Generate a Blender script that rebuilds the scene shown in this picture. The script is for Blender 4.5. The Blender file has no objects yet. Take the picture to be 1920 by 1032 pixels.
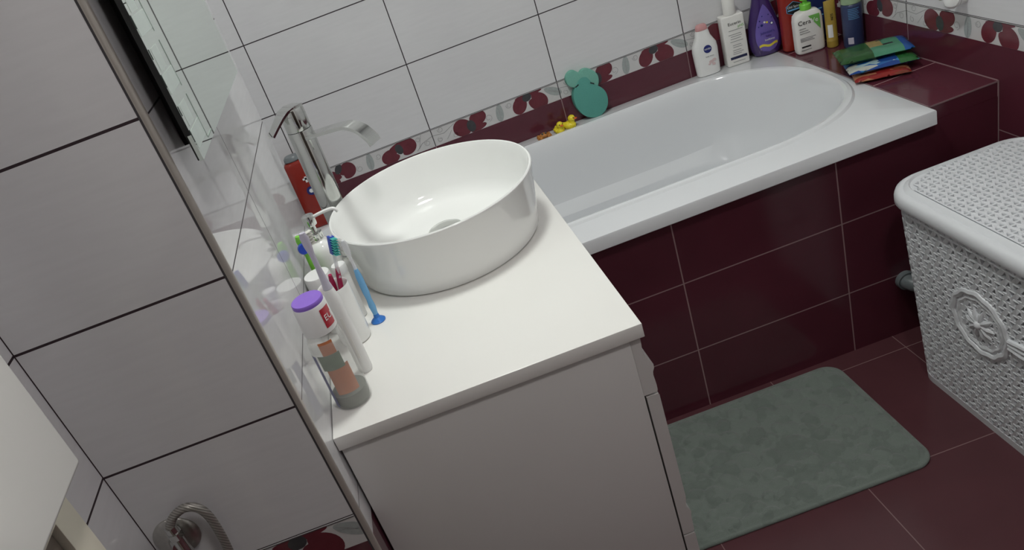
import bpy, bmesh, math, random
from mathutils import Vector, Matrix, noise
random.seed(7)
PI = math.pi
scene = bpy.context.scene
col = scene.collection

# ------------------------------------------------------------------ helpers
def props(o, label=None, cat=None, group=None, kind=None):
    if label: o['label'] = label
    if cat: o['category'] = cat
    if group: o['group'] = group
    if kind: o['kind'] = kind
    return o

def root(name, loc, label, cat, group=None, rz=0.0):
    o = bpy.data.objects.new(name, None)
    o.empty_display_size = .02
    col.objects.link(o)
    o.location = loc
    o.rotation_euler = (0, 0, rz)
    return props(o, label, cat, group)

def obj(name, bm, mats, parent=None, smooth=True, angle=35):
    me = bpy.data.meshes.new(name)
    bmesh.ops.recalc_face_normals(bm, faces=bm.faces[:])
    bm.to_mesh(me)
    bm.free()
    if not isinstance(mats, (list, tuple)): mats = [mats]
    for m in mats: me.materials.append(m)
    o = bpy.data.objects.new(name, me)
    col.objects.link(o)
    if parent is not None: o.parent = parent
    if smooth:
        for p in me.polygons: p.use_smooth = True
        me.set_sharp_from_angle(angle=math.radians(angle))
    return o

def structure(name, bm, mats, smooth=False):
    o = obj(name, bm, mats, None, smooth)
    o['kind'] = 'structure'
    return o

def box(bm, x0, x1, y0, y1, z0, z1, bev=0.0, seg=2, mi=0):
    b = bmesh.new() if bev else bm
    vs = [b.verts.new(p) for p in ((x0,y0,z0),(x1,y0,z0),(x1,y1,z0),(x0,y1,z0),(x0,y0,z1),(x1,y0,z1),(x1,y1,z1),(x0,y1,z1))]
    for f in ((0,3,2,1),(4,5,6,7),(0,1,5,4),(1,2,6,5),(2,3,7,6),(3,0,4,7)):
        fc = b.faces.new([vs[i] for i in f]); fc.material_index = mi
    if bev:
        bmesh.ops.bevel(b, geom=b.edges[:], offset=bev, segments=seg, affect='EDGES', profile=.5)
        for f in b.faces: f.material_index = mi
        merge(bm, b)
    return bm

def merge(bm, b, mat=None):
    if mat is not None: bmesh.ops.transform(b, matrix=mat, verts=b.verts[:])
    me = bpy.data.meshes.new('tmp')
    b.to_mesh(me); b.free()
    bm.from_mesh(me)
    bpy.data.meshes.remove(me)

def rings(bm, rs, cap0=True, cap1=True, closed=True, mi=0):
    vr = [[bm.verts.new(p) for p in r] for r in rs]
    n = len(rs[0])
    for a, b in zip(vr[:-1], vr[1:]):
        for i in range(n if closed else n-1):
            j = (i+1) % n
            f = bm.faces.new((a[i], a[j], b[j], b[i])); f.material_index = mi
    if cap0: bm.faces.new(vr[0][::-1]).material_index = mi
    if cap1: bm.faces.new(vr[-1]).material_index = mi
    return vr

def lathe(bm, prof, c=(0,0,0), seg=40, cap0=True, cap1=True, mi=0):
    rs = []
    for r, z in prof:
        rs.append([(c[0]+max(r,1e-5)*math.cos(2*PI*i/seg), c[1]+max(r,1e-5)*math.sin(2*PI*i/seg), c[2]+z) for i in range(seg)])
    rings(bm, rs, cap0, cap1, mi=mi)
    return bm

def sup(hw, hd, e, n=40, cx=0, cy=0, z=0):
    out = []
    for i in range(n):
        t = 2*PI*i/n
        c, s = math.cos(t), math.sin(t)
        out.append((cx+hw*math.copysign(abs(c)**(2/e), c), cy+hd*math.copysign(abs(s)**(2/e), s), z))
    return out

def loft(bm, secs, e=2.6, n=40):
    rs = []
    for s in secs:
        z, hw, hd = s[0], s[1], s[2]
        rs.append(sup(hw, hd, s[3] if len(s) > 3 else e, n, s[4] if len(s) > 4 else 0, s[5] if len(s) > 5 else 0, z))
    rings(bm, rs)
    return bm

def tube(bm, pts, rad, seg=16, caps=True, flat=None):
    P = [Vector(p) for p in pts]
    R = rad if isinstance(rad, (list, tuple)) else [rad]*len(P)
    rs = []
    up = None
    for i, p in enumerate(P):
        t = (P[min(i+1, len(P)-1)] - P[max(i-1, 0)]).normalized()
        if up is None:
            up = Vector((0,0,1)) if abs(t.z) < .9 else Vector((1,0,0))
        up = (up - t*up.dot(t)).normalized()
        sd = t.cross(up)
        fx = flat if flat else (1, 1)
        rs.append([tuple(p + (up*math.cos(2*PI*k/seg)*fx[0] + sd*math.sin(2*PI*k/seg)*fx[1])*R[i]) for k in range(seg)])
    rings(bm, rs, caps, caps)
    return bm

def spline(pts, n=8):
    P = [Vector(p) for p in pts]
    P = [P[0]*2-P[1]] + P + [P[-1]*2-P[-2]]
    out = []
    for i in range(1, len(P)-2):
        a, b, c, d = P[i-1], P[i], P[i+1], P[i+2]
        for k in range(n):
            t = k/n
            out.append(.5*((2*b)+(c-a)*t+(2*a-5*b+4*c-d)*t*t+(3*b-a-3*c+d)*t**3))
    out.append(P[-2])
    return out

def extrude_poly(bm, poly, axis, a0, a1, mi=0, bev=0.0):
    """poly 2D; axis = extrusion axis; other two axes in cyclic xyz order (x,z) for y"""
    def mk(p, a):
        if axis == 1: return (p[0], a, p[1])
        if axis == 0: return (a, p[0], p[1])
        return (p[0], p[1], a)
    b = bmesh.new()
    rings(b, [[mk(p, a0) for p in poly], [mk(p, a1) for p in poly]])
    bmesh.ops.recalc_face_normals(b, faces=b.faces[:])
    if bev:
        es = [e for e in b.edges if len(e.link_faces) == 2 and e.calc_face_angle(0) > 1.0]
        bmesh.ops.bevel(b, geom=es, offset=bev, segments=3, affect='EDGES', profile=.5)
    for f in b.faces: f.material_index = mi
    merge(bm, b)

def clip(poly, x0, x1, y0, y1):
    def half(ps, f, inter):
        out = []
        for i in range(len(ps)):
            a, b = ps[i-1], ps[i]
            fa, fb = f(a), f(b)
            if fa != fb: out.append(inter(a, b))
            if fb: out.append(b)
        return out
    def ix(v): return lambda a, b: (v, a[1]+(b[1]-a[1])*(v-a[0])/(b[0]-a[0]))
    def iy(v): return lambda a, b: (a[0]+(b[0]-a[0])*(v-a[1])/(b[1]-a[1]), v)
    for f, it in ((lambda p: p[0] >= x0, ix(x0)), (lambda p: p[0] <= x1, ix(x1)), (lambda p: p[1] >= y0, iy(y0)), (lambda p: p[1] <= y1, iy(y1))):
        if len(poly) < 3: return []
        poly = half(poly, f, it)
    return poly if len(poly) >= 3 else []

def text_obj(name, txt, size, mat, parent, loc, rot=(PI/2,0,0), align='CENTER', squash=1.0):
    cu = bpy.data.curves.new('tmp_text', 'FONT')
    cu.body = txt; cu.size = size; cu.align_x = align; cu.align_y = 'CENTER'; cu.extrude = .00015; cu.resolution_u = 3
    t = bpy.data.objects.new('tmp_text', cu)
    col.objects.link(t)
    bpy.context.view_layer.update()
    me = bpy.data.meshes.new_from_object(t.evaluated_get(bpy.context.evaluated_depsgraph_get()))
    bpy.data.objects.remove(t); bpy.data.curves.remove(cu)
    from mathutils import Euler
    M = Matrix.Translation(loc) @ Euler(rot).to_matrix().to_4x4() @ Matrix.Diagonal((squash, 1, 1, 1))
    me.transform(M)
    me.name = name
    me.materials.clear(); me.materials.append(mat)
    o = bpy.data.objects.new(name, me)
    col.objects.link(o)
    if parent is not None: o.parent = parent
    return o

# ------------------------------------------------------------------ materials
class NT:
    def __init__(s, name):
        s.m = bpy.data.materials.new(name); s.m.use_nodes = True
        s.t = s.m.node_tree; s.n = s.t.nodes; s.l = s.t.links
        s.b = s.n['Principled BSDF']
    def val(s, v, sock):
        if isinstance(v, (int, float)): sock.default_value = v
        elif isinstance(v, tuple): sock.default_value = v if len(v) == 4 or len(sock.default_value) == 3 else v+(1,)
        else: s.l.new(v, sock)
    def math(s, op, a, b=None, c=None):
        n = s.n.new('ShaderNodeMath'); n.operation = op
        s.val(a, n.inputs[0])
        if b is not None: s.val(b, n.inputs[1])
        if c is not None: s.val(c, n.inputs[2])
        return n.outputs[0]
    def mix(s, f, a, b):
        n = s.n.new('ShaderNodeMix'); n.data_type = 'RGBA'
        s.val(f, n.inputs['Factor']); s.val(a, n.inputs[6]); s.val(b, n.inputs[7])
        return n.outputs[2]
    def pos(s):
        g = s.n.new('ShaderNodeNewGeometry'); x = s.n.new('ShaderNodeSeparateXYZ')
        s.l.new(g.outputs['Position'], x.inputs[0])
        return g.outputs['Position'], x.outputs
    def objc(s):
        g = s.n.new('ShaderNodeTexCoord')
        return g.outputs['Object']
    def noise(s, vec, scale, detail=3, stretch=None, rough=.5):
        if stretch:
            mp = s.n.new('ShaderNodeMapping'); mp.inputs['Scale'].default_value = stretch
            s.l.new(vec, mp.inputs[0]); vec = mp.outputs[0]
        n = s.n.new('ShaderNodeTexNoise'); n.inputs['Scale'].default_value = scale; n.inputs['Detail'].default_value = detail
        n.inputs['Roughness'].default_value = rough
        s.l.new(vec, n.inputs['Vector'])
        return n.outputs['Fac']
    def bump(s, h, strength, dist=.001):
        n = s.n.new('ShaderNodeBump'); n.inputs['Strength'].default_value = strength; n.inputs['Distance'].default_value = dist
        s.l.new(h, n.inputs['Height']); s.l.new(n.outputs[0], s.b.inputs['Normal'])
    def set(s, **k):
        for a, v in k.items():
            s.val(v, s.b.inputs[{'color':'Base Color','rough':'Roughness','metal':'Metallic','alpha':'Alpha','ior':'IOR','trans':'Transmission Weight','coat':'Coat Weight','sss':'Subsurface Weight','spec':'Specular IOR Level','sheen':'Sheen Weight'}[a]])
        return s

def mat(name, c, rough=.4, metal=0.0, var=.06, scale=40, bump=0.0, **k):
    t = NT(name)
    v = t.objc()
    n = t.noise(v, scale, 3)
    dk = tuple(x*(1-var) for x in c); lt = tuple(min(1, x*(1+var)) for x in c)
    t.set(color=t.mix(n, dk, lt), rough=rough, metal=metal, **k)
    if bump: t.bump(n, bump)
    return t.m

def line(t, u, off, w, gw):
    """1 on a grout line of width gw every w metres"""
    f = t.math('FRACT', t.math('ADD', t.math('DIVIDE', t.math('SUBTRACT', u, off), w), .5+1000))
    d = t.math('MULTIPLY', t.math('ABSOLUTE', t.math('SUBTRACT', f, .5)), w)
    return t.math('LESS_THAN', d, gw/2)

WHITE = (.70, .70, .71)
BORD = (.098, .023, .036)
def wall_mat(name, ua, uo, w, zo, h, zsplit, bo, bh, gw=.0030, gdark=(.035,.025,.03), rough0=.1, ior=1.5, bump=.25):
    t = NT(name)
    P, xyz = t.pos()
    u, z = xyz[ua], xyz[2]
    st = [1, 1, 1]; st[ua] = .12
    n = t.noise(P, 120, 4, tuple(s*1.0 for s in st))
    n2 = t.noise(P, 6, 2)
    white = t.mix(n, tuple(c*.93 for c in WHITE), tuple(c*1.05 for c in WHITE))
    white = t.mix(t.math('MULTIPLY', n2, .25), white, (.62, .595, .64))
    gl = t.math('MAXIMUM', line(t, u, uo, w, gw), line(t, z, zo, h, gw))
    cw = t.mix(gl, white, gdark)
    nb = t.noise(P, 9, 3)
    bord = t.mix(nb, tuple(c*.9 for c in BORD), tuple(c*1.12 for c in BORD))
    glb = t.math('MAXIMUM', line(t, u, uo, w, gw*.9), line(t, z, bo, bh, gw*.9))
    cb = t.mix(glb, bord, (.26, .17, .18))
    low = t.math('LESS_THAN', z, zsplit)
    c = t.mix(low, cw, cb)
    g = t.mix(low, gl, glb)
    rough = t.math('ADD', rough0, t.math('MULTIPLY', g, .6))
    t.set(color=c, rough=rough, ior=ior)
    hgt = t.math('SUBTRACT', t.math('MULTIPLY', n, .10), g)
    t.bump(hgt, bump, .0008)
    return t.m

def bord_mat(name, ua, uo, w, va, vo, h, gw=.0032, grout=(.32,.20,.205), rough=.13, base=BORD):
    t = NT(name)
    P, xyz = t.pos()
    nb = t.noise(P, 9, 3)
    bord = t.mix(nb, tuple(c*.88 for c in base), tuple(c*1.15 for c in base))
    g = t.math('MAXIMUM', line(t, xyz[ua], uo, w, gw), line(t, xyz[va], vo, h, gw))
    t.set(color=t.mix(g, bord, grout), rough=t.math('ADD', rough, t.math('MULTIPLY', g, .5)))
    t.bump(t.math('SUBTRACT', 1.0, g), .25, .0008)
    return t.m

M = {}
M['ceramic'] = mat('glazed_ceramic', (.86,.865,.85), .07, var=.01, scale=5, coat=.3)
M['acrylic'] = mat('bath_acrylic', (.74,.755,.775), .12, var=.01, scale=4, coat=.3)
M['laminate'] = mat('white_laminate', (.80,.79,.76), .22, var=.012, scale=8)
M['lacquer'] = mat('cabinet_lacquer', (.64,.625,.61), .25, var=.015, scale=6)
M['seam'] = mat('dark_seam', (.05,.045,.045), .6)
M['chrome'] = mat('chrome', (.62,.63,.61), .09, 1.0, var=.04, scale=20)
M['steel'] = mat('brushed_steel', (.52,.51,.48), .3, 1.0, var=.15, scale=200)
M['mirror'] = NT('mirror_glass').set(color=(.84,.93,.86), metal=1.0, rough=.015).m
M['frost'] = mat('frosted_glass', (.80,.90,.84), .30, .75, var=.06, scale=60)
M['black'] = mat('black_paint', (.008,.009,.009), .5)
M['edge'] = mat('dark_green_edge', (.01,.03,.02), .3)
M['etch'] = mat('etched_line', (.42,.50,.45), .4, .6)
M['trim'] = mat('corner_trim_metal', (.44,.41,.37), .32, .35, var=.05, scale=30)
M['plaster'] = mat('white_plaster', (.78,.77,.75), .8, var=.03, scale=12, bump=.05)
M['white'] = mat('white_plastic', (.80,.80,.79), .3, var=.015)
M['whitesat'] = mat('satin_white', (.78,.77,.74), .45, var=.02)
M['basket'] = mat('basket_plastic', (.70,.715,.74), .38, var=.03, scale=30)
M['cream'] = mat('cream_paint', (.70,.66,.55), .45, var=.03)
M['taupe'] = mat('taupe_panel', (.20,.165,.135), .5, var=.08, scale=15)
M['flower'] = mat('flower_print', (.135,.023,.035), .14, var=.25, scale=60)
M['flowerdark'] = mat('flower_centre_print', (.05,.05,.055), .15, var=.3, scale=90)
M['leaf'] = mat('leaf_print', (.36,.39,.385), .15, var=.15, scale=150)
M['scroll'] = mat('scroll_print', (.33,.33,.33), .15)
M['strip'] = mat('border_tile_white', (.60,.59,.59), .12, var=.04, scale=60)
M['grout'] = mat('dark_grout', (.05,.045,.05), .7)
M['sponge'] = mat('green_foam', (.095,.33,.28), .9, var=.12, scale=400, bump=.5)
M['spongelight'] = mat('pale_green_foam', (.17,.42,.34), .9, var=.12, scale=400, bump=.5)
M['duck'] = mat('yellow_rubber', (.80,.66,.03), .35, var=.03)
M['beak'] = mat('orange_beak', (.62,.10,.02), .4)
M['ink'] = mat('black_ink', (.012,.012,.014), .4)
M['brown'] = mat('brown_rubber', (.42,.17,.035), .5, var=.3, scale=120)
M['navy'] = mat('navy_print', (.012,.02,.16), .3)
M['greyink'] = mat('grey_ink', (.30,.30,.30), .4)
M['greenink'] = mat('green_print', (.17,.46,.10), .3)
M['greencap'] = mat('green_plastic', (.20,.60,.07), .3)
M['pinkcap'] = mat('pink_plastic', (.60,.30,.30), .35)
M['purple'] = mat('purple_bottle', (.050,.022,.125), .12, var=.25, scale=25, coat=.4)
M['lilac'] = mat('lilac_label', (.15,.105,.40), .3, var=.12, scale=30)
M['yellow'] = mat('yellow_print', (.75,.62,.06), .35)
M['red'] = mat('red_plastic', (.26,.020,.012), .25, var=.08)
M['redlabel'] = mat('crimson_print', (.50,.03,.05), .3)
M['lightblue'] = mat('light_blue_plastic', (.16,.42,.72), .25)
M['blue'] = mat('blue_plastic', (.03,.17,.55), .25)
M['teal'] = mat('teal_bristle', (.08,.50,.46), .6)
M['royal'] = mat('royal_blue', (.02,.06,.42), .35)
M['limegreen'] = mat('lime_rubber', (.22,.62,.06), .4)
M['lavgrey'] = mat('lavender_plastic', (.55,.53,.62), .3)
M['bristle'] = mat('pale_bristle', (.66,.66,.60), .7, var=.15, scale=300)
M['magenta'] = mat('magenta_rubber', (.36,.01,.07), .35)
M['violetcap'] = mat('violet_cap', (.27,.14,.62), .35)
M['mustard'] = mat('mustard_plastic', (.36,.24,.04), .3)
M['bluecan'] = mat('slate_blue_can', (.028,.042,.11), .3, var=.15, scale=60)
M['limecap'] = mat('pale_green_cap', (.30,.42,.26), .35)
M['nightblue'] = mat('night_blue_bottle', (.02,.03,.12), .25, var=.2)
M['darkgrey'] = mat('dark_grey_plastic', (.06,.06,.065), .35)
M['pipegrey'] = mat('grey_pvc', (.17,.19,.20), .35)
M['beige'] = mat('beige_plastic', (.50,.48,.40), .4)
M['clearw'] = NT('clear_plastic').set(color=(.75,.76,.72), rough=.08, alpha=.28).m
M['clearb'] = NT('clear_plastic_white').set(color=(.85,.87,.9), rough=.1, alpha=.55).m
M['liquid'] = NT('pale_liquid').set(color=(.62,.55,.42), rough=.1, alpha=.35).m
M['dregs'] = mat('dark_base', (.13,.14,.12), .2, var=.2, scale=80)
M['orange'] = mat('orange_label', (.60,.21,.09), .35, var=.25, scale=60)
M['bluegrey'] = mat('blue_grey_label', (.25,.26,.42), .35, var=.2, scale=200)
M['greenlab'] = mat('green_grey_label', (.17,.24,.17), .35, var=.35, scale=80)

def patch_mat(name, cols, scale):
    t = NT(name)
    v = t.n.new('ShaderNodeTexVoronoi'); v.inputs['Scale'].default_value = scale
    mp = t.n.new('ShaderNodeMapping'); mp.inputs['Scale'].default_value = (1, 2.2, 1)
    t.l.new(t.objc(), mp.inputs[0]); t.l.new(mp.outputs[0], v.inputs['Vector'])
    r = t.n.new('ShaderNodeValToRGB'); r.color_ramp.interpolation = 'CONSTANT'
    e = r.color_ramp.elements
    e[0].color = cols[0]+(1,); e[0].position = 0
    e[1].color = cols[1]+(1,); e[1].position = 1/len(cols)
    for i, c in enumerate(cols[2:], 2):
        x = e.new(i/len(cols)); x.color = c+(1,)
    s = t.n.new('ShaderNodeSeparateColor'); t.l.new(v.outputs['Color'], s.inputs[0]); t.l.new(s.outputs[0], r.inputs[0])
    t.set(color=r.outputs[0], rough=.25)
    n = t.noise(t.objc(), 60, 2); t.bump(n, .6, .002)
    return t.m
M['packblue'] = patch_mat('blue_white_wrapper', [(.02,.12,.38),(.015,.06,.26),(.34,.48,.52),(.03,.20,.45),(.45,.47,.42)], 30)
M['packred'] = patch_mat('red_wrapper', [(.22,.015,.015),(.27,.02,.015),(.20,.04,.02),(.36,.16,.08)], 40)
# ------------------------------------------------------------------ the room shell
ZB, TH, TW = .7213, .2006, .3943          # border top, tile height, tile width
BB = .0535
ZN = .6830                                # border top on the left-hand walls
XR, YA, ZR = 1.5147, -.6986, .5873        # right wall, bath apron, bath rim height
XL = -.2726
YN = -1.3995
CEIL = 2.5
YB = -3.0

back_m = wall_mat('tile_back_wall', 0, -.078, TW, ZB, TH, ZB-BB, ZB-BB-.20, TH)
right_m = wall_mat('tile_right_wall', 1, -.40, TW, ZB, TH, ZB-BB, ZB-BB-.20, TH)
mirw_m = wall_mat('tile_mirror_wall', 1, -1.1193, TW, ZN, TH, ZN-BB, ZN-BB-.20, TH, gw=.0022, rough0=.03, ior=1.75, bump=.06)
near_m = wall_mat('tile_return_wall', 0, XL, TW, ZN, TH, ZN-BB, ZN-BB-.20, TH, gw=.0034, gdark=(.03,.015,.02))
left_m = wall_mat('tile_left_wall', 1, YN-.30, TW, ZN, TH, ZN-BB, ZN-BB-.20, TH, gw=.0034, gdark=(.03,.015,.02))
apron_m = bord_mat('tile_bath_apron', 0, .7313, TW, 2, .3753, .1978)
ledge_m = bord_mat('tile_bath_ledge', 0, XR-.001, .60, 1, -.499, TW)
floor_m = bord_mat('tile_floor', 0, 1.226, .3313, 1, -.752, .3313, gw=.0022, grout=(.20,.12,.12), rough=.2, base=(.086,.032,.038))

bm = bmesh.new(); box(bm, XL-.1, XR+.1, 0, .1, 0, CEIL); structure('wall_back', bm, back_m)
bm = bmesh.new(); box(bm, XR, XR+.1, YB, 0, 0, CEIL); structure('wall_right', bm, right_m)
# solid block carrying the mirror: left side wall and its return face
bm = bmesh.new(); box(bm, XL, 0, YN+.0065, -.7336, 0, CEIL, mi=0); structure('wall_left', bm, mirw_m)
bm = bmesh.new(); box(bm, XL, -.0065, YN, YN+.0065, 0, CEIL, mi=0); structure('wall_return', bm, near_m)
bm = bmesh.new(); box(bm, XL-.1, XL, YB, 0, 0, CEIL); structure('wall_entry', bm, left_m)
bm = bmesh.new(); box(bm, XL-.1, XR+.1, YB-.1, YB, 0, CEIL); structure('wall_front', bm, M['plaster'])
bm = bmesh.new(); box(bm, XL-.1, XR+.1, YB-.1, .1, -.1, 0); structure('floor', bm, floor_m)
bm = bmesh.new(); box(bm, XL-.1, XR+.1, YB-.1, .1, CEIL, CEIL+.1); structure('ceiling', bm, M['plaster'])
# quarter round corner profile
bm = bmesh.new()
arc = [(-.0065+.0072*math.cos(a), YN+.0065-.0072*math.sin(a)) for a in [PI/2*i/10 for i in range(11)]]
poly = arc + [(-.0068, YN+.0068)]
rings(bm, [[(p[0], p[1], 0) for p in poly], [(p[0], p[1], CEIL) for p in poly]])
for f in bm.faces: f.material_index = 0
box(bm, -.0092, -.0066, YN-.0004, YN+.003, 0, CEIL, mi=1)
structure('trim_1', bm, [M['trim'], M['grout']], True)
# dark door added out of view opposite the bath to darken chrome reflections
dr = root('reflection_door', (.50, YB, 0), 'dark wooden door added out of view for dark reflections in the chrome', 'door'); dr['kind'] = 'structure'
bm = bmesh.new(); box(bm, -.40, .40, 0, .03, .005, 2.03, .002); obj('leaf', bm, mat('dark_walnut', (.045,.028,.02), .35, var=.3, scale=8), dr)
bm = bmesh.new(); box(bm, -.47, -.402, 0, .035, 0, 2.10); box(bm, .402, .47, 0, .035, 0, 2.10); box(bm, -.402, .402, 0, .035, 2.032, 2.10); obj('door_frame', bm, mat('walnut_frame', (.07,.045,.032), .4, var=.3, scale=8), dr, False)
bm = bmesh.new(); tube(bm, spline([(-.33,.03,1.02),(-.33,.07,1.02),(-.29,.08,1.02),(-.22,.08,1.02)], 4), .009, 12); obj('handle', bm, M['chrome'], dr)
# bath surround
bm = bmesh.new()
box(bm, -.252, XR, YA, YA+.02, 0, .549)
structure('wall_apron', bm, apron_m)
bm = bmesh.new()
box(bm, 1.3505, XR, YA, 0, .5495, ZR-.0002)
structure('trim_2', bm, [ledge_m])
bm = bmesh.new()
box(bm, 1.351, XR, YA-.0008, YA, ZR-.0035, ZR, mi=0); box(bm, XR-.002, XR-.0002, YA, -.05, ZR-.0004, ZR+.0012); box(bm, XR-.0014, XR-.0002, YA-.0022, YA, 0, ZR)
box(bm, 1.3502, 1.3512, YA, 0, ZR-.003, ZR+.0003)
structure('trim_3', bm, mat('pink_grout', (.26,.17,.18), .7))

# decorative flower border
def border(name, mk, u0, u1, flip, ztop, phase, second):
    """mk(u, z, d) -> xyz ; tiles start at phase + k*TW; u grows to the right seen from the room"""
    bm = bmesh.new()
    z0, z1 = ztop-BB, ztop
    def face(poly, d, mi):
        poly = clip(poly, u0, u1, z0, z1-.001)
        if len(poly) < 3: return
        try:
            f = bm.faces.new([bm.verts.new(mk(p[0], p[1], d)) for p in poly]); f.material_index = mi
        except ValueError: pass
    def plate(poly, d, mi): face(poly, d, mi)
    vs = [bm.verts.new(mk(u, z, d)) for d in (0, .0006) for u, z in ((u0,z0),(u1,z0),(u1,z1),(u0,z1))]
    for f in ((4,5,6,7),(0,1,5,4),(1,2,6,5),(2,3,7,6),(3,0,4,7)):
        bm.faces.new([vs[i] for i in f])
    def blob(u, z, a, b, rot, d, mi, heart=0.0):
        poly = []
        for i in range(26):
            t = 2*PI*i/26
            r = 1 - heart*math.exp(-((t-PI)**2)/.10)
            x, y = a*r*math.cos(t), b*r*math.sin(t)*(1+.15*heart*math.cos(t))
            poly.append((u+x*math.cos(rot)-y*math.sin(rot), z+x*math.sin(rot)+y*math.cos(rot)))
        plate(poly, d, mi)
    def stroke(pts, w, d, mi):
        pts = [Vector((p[0], p[1])) for p in pts]
        for a, b in zip(pts[:-1], pts[1:]):
            t = (b-a)
            if t.length < 1e-6: continue
            t.normalize(); n = Vector((-t.y, t.x))*w/2; e = t*w*.3
            plate([tuple(a+n-e), tuple(a-n-e), tuple(b-n+e), tuple(b+n+e)], d, mi)
    def curl(u, z, r, a0, turns, d=.0009, sh=.45):
        pts = []
        for i in range(15):
            k = i/14
            rr = r*(1-(1-sh)*k); a = a0+turns*2*PI*k
            pts.append((u+rr*math.cos(a), z+rr*math.sin(a)))
        stroke(pts, .0012, d, 4)
    def leaf(u, z, s, rot):
        poly = []
        for i in range(20):
            t = 2*PI*i/20
            x = s*math.cos(t); y = s*.42*math.sin(t)*(1-.15*math.cos(t))
            poly.append((u+x*math.cos(rot)-y*math.sin(rot), z+x*math.sin(rot)+y*math.cos(rot)))
        plate(poly, .0009, 3)
        for k in (-.5, 0, .5):
            q = [(u+s*(k-.3)*math.cos(rot), z+s*(k-.3)*math.sin(rot)), (u+s*(k+.25)*math.cos(rot+.35), z+s*(k+.25)*math.sin(rot+.35))]
            stroke(q, .0009, .0011, 4)
        stroke([(u-s*math.cos(rot), z-s*math.sin(rot)), (u+s*.9*math.cos(rot), z+s*.9*math.sin(rot))], .001, .0011, 4)
    H = BB
    k0 = int(math.floor((u0-phase)/TW)); k1 = int(math.floor((u1-phase)/TW))
    for k in range(k0, k1+1):
        b = phase+k*TW
        U = lambda f: b+f*TW
        Zf = lambda f: z0+f*H
        if k in second:
            curl(U(.08), Zf(.45), .010, 0, 1.1)
            blob(U(.20), Zf(.35), .028, .021, 2.6, .0009, 1, .35)
            blob(U(.32), Zf(.50), .026, .024, .6, .0010, 1, .3)
            blob(U(.26), Zf(.75), .016, .010, 1.0, .0012, 2)
            curl(U(.41), Zf(.35), .010, 2, 1.2); leaf(U(.50), Zf(.52), .026, 1.45)
            curl(U(.57), Zf(.62), .009, 3.5, 1.1)
            blob(U(.66), Zf(.34), .029, .022, 3.3, .0009, 1, .35)
            blob(U(.80), Zf(.55), .028, .024, .4, .0009, 1, .35)
            blob(U(.73), Zf(.78), .030, .009, .25, .0010, 1); blob(U(.735), Zf(.58), .011, .016, .2, .0012, 2)
            curl(U(.89), Zf(.7), .008, 0, 1.3); curl(U(.95), Zf(.35), .009, 2.6, 1.2)
            stroke([(U(.86), Zf(.12)), (U(.91), Zf(.42)), (U(1.0), Zf(.62))], .0015, .0009, 4)
            stroke([(U(.88), Zf(.2)), (U(.92), Zf(.92))], .0013, .0009, 4)
        else:
            stroke([(U(0), Zf(.62)), (U(.09), Zf(.55)), (U(.18), Zf(.86))], .0015, .0009, 4)
            stroke([(U(.10), Zf(.15)), (U(.15), Zf(.55))], .0013, .0009, 4)
            curl(U(.07), Zf(.82), .009, 3.0, 1.1); curl(U(.17), Zf(.20), .008, .5, 1.3); curl(U(.05), Zf(.28), .008, 2, 1.0)
            blob(U(.235), Zf(.45), .029, .026, 2.9, .0009, 1, .3)
            blob(U(.36), Zf(.68), .027, .021, .25, .0009, 1, .35)
            blob(U(.35), Zf(.16), .026, .009, .15, .0010, 1)
            blob(U(.30), Zf(.38), .013, .018, .1, .0012, 2)
            curl(U(.44), Zf(.45), .011, -1.5, 1.1)
            leaf(U(.53), Zf(.5), .027, 1.45)
            curl(U(.61), Zf(.72), .009, 3, 1.2)
            blob(U(.69), Zf(.48), .027, .021, 4.2, .0009, 1, .35)
            blob(U(.83), Zf(.36), .031, .026, 5.6, .0009, 1, .3)
            blob(U(.77), Zf(.90), .042, .007, .05, .0010, 1)
            blob(U(.755), Zf(.78), .014, .012, .3, .0012, 2)
            leaf(U(.955), Zf(.6), .028, 2.6)
        stroke([(U(0), z0), (U(0), z1)], .0024, .0013, 5)
    stroke([(u0, z1-.0012), (u1, z1-.0012)], .0022, .0013, 5)
    o = structure(name, bm, [M['strip'], M['flower'], M['flowerdark'], M['leaf'], M['scroll'], M['grout']])
    return o
border('trim_4', lambda u, z, d: (u, -d, z), XL, XR-.001, False, ZB, -.078, (0, -1))
border('trim_5', lambda u, z, d: (XR-d, -u, z), 0.002, 2.98, False, ZB, .40-TW, (0,))
border('trim_6', lambda u, z, d: (u, YN-d, z), XL, -.0092, False, ZN, -.396, (5,))

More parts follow.
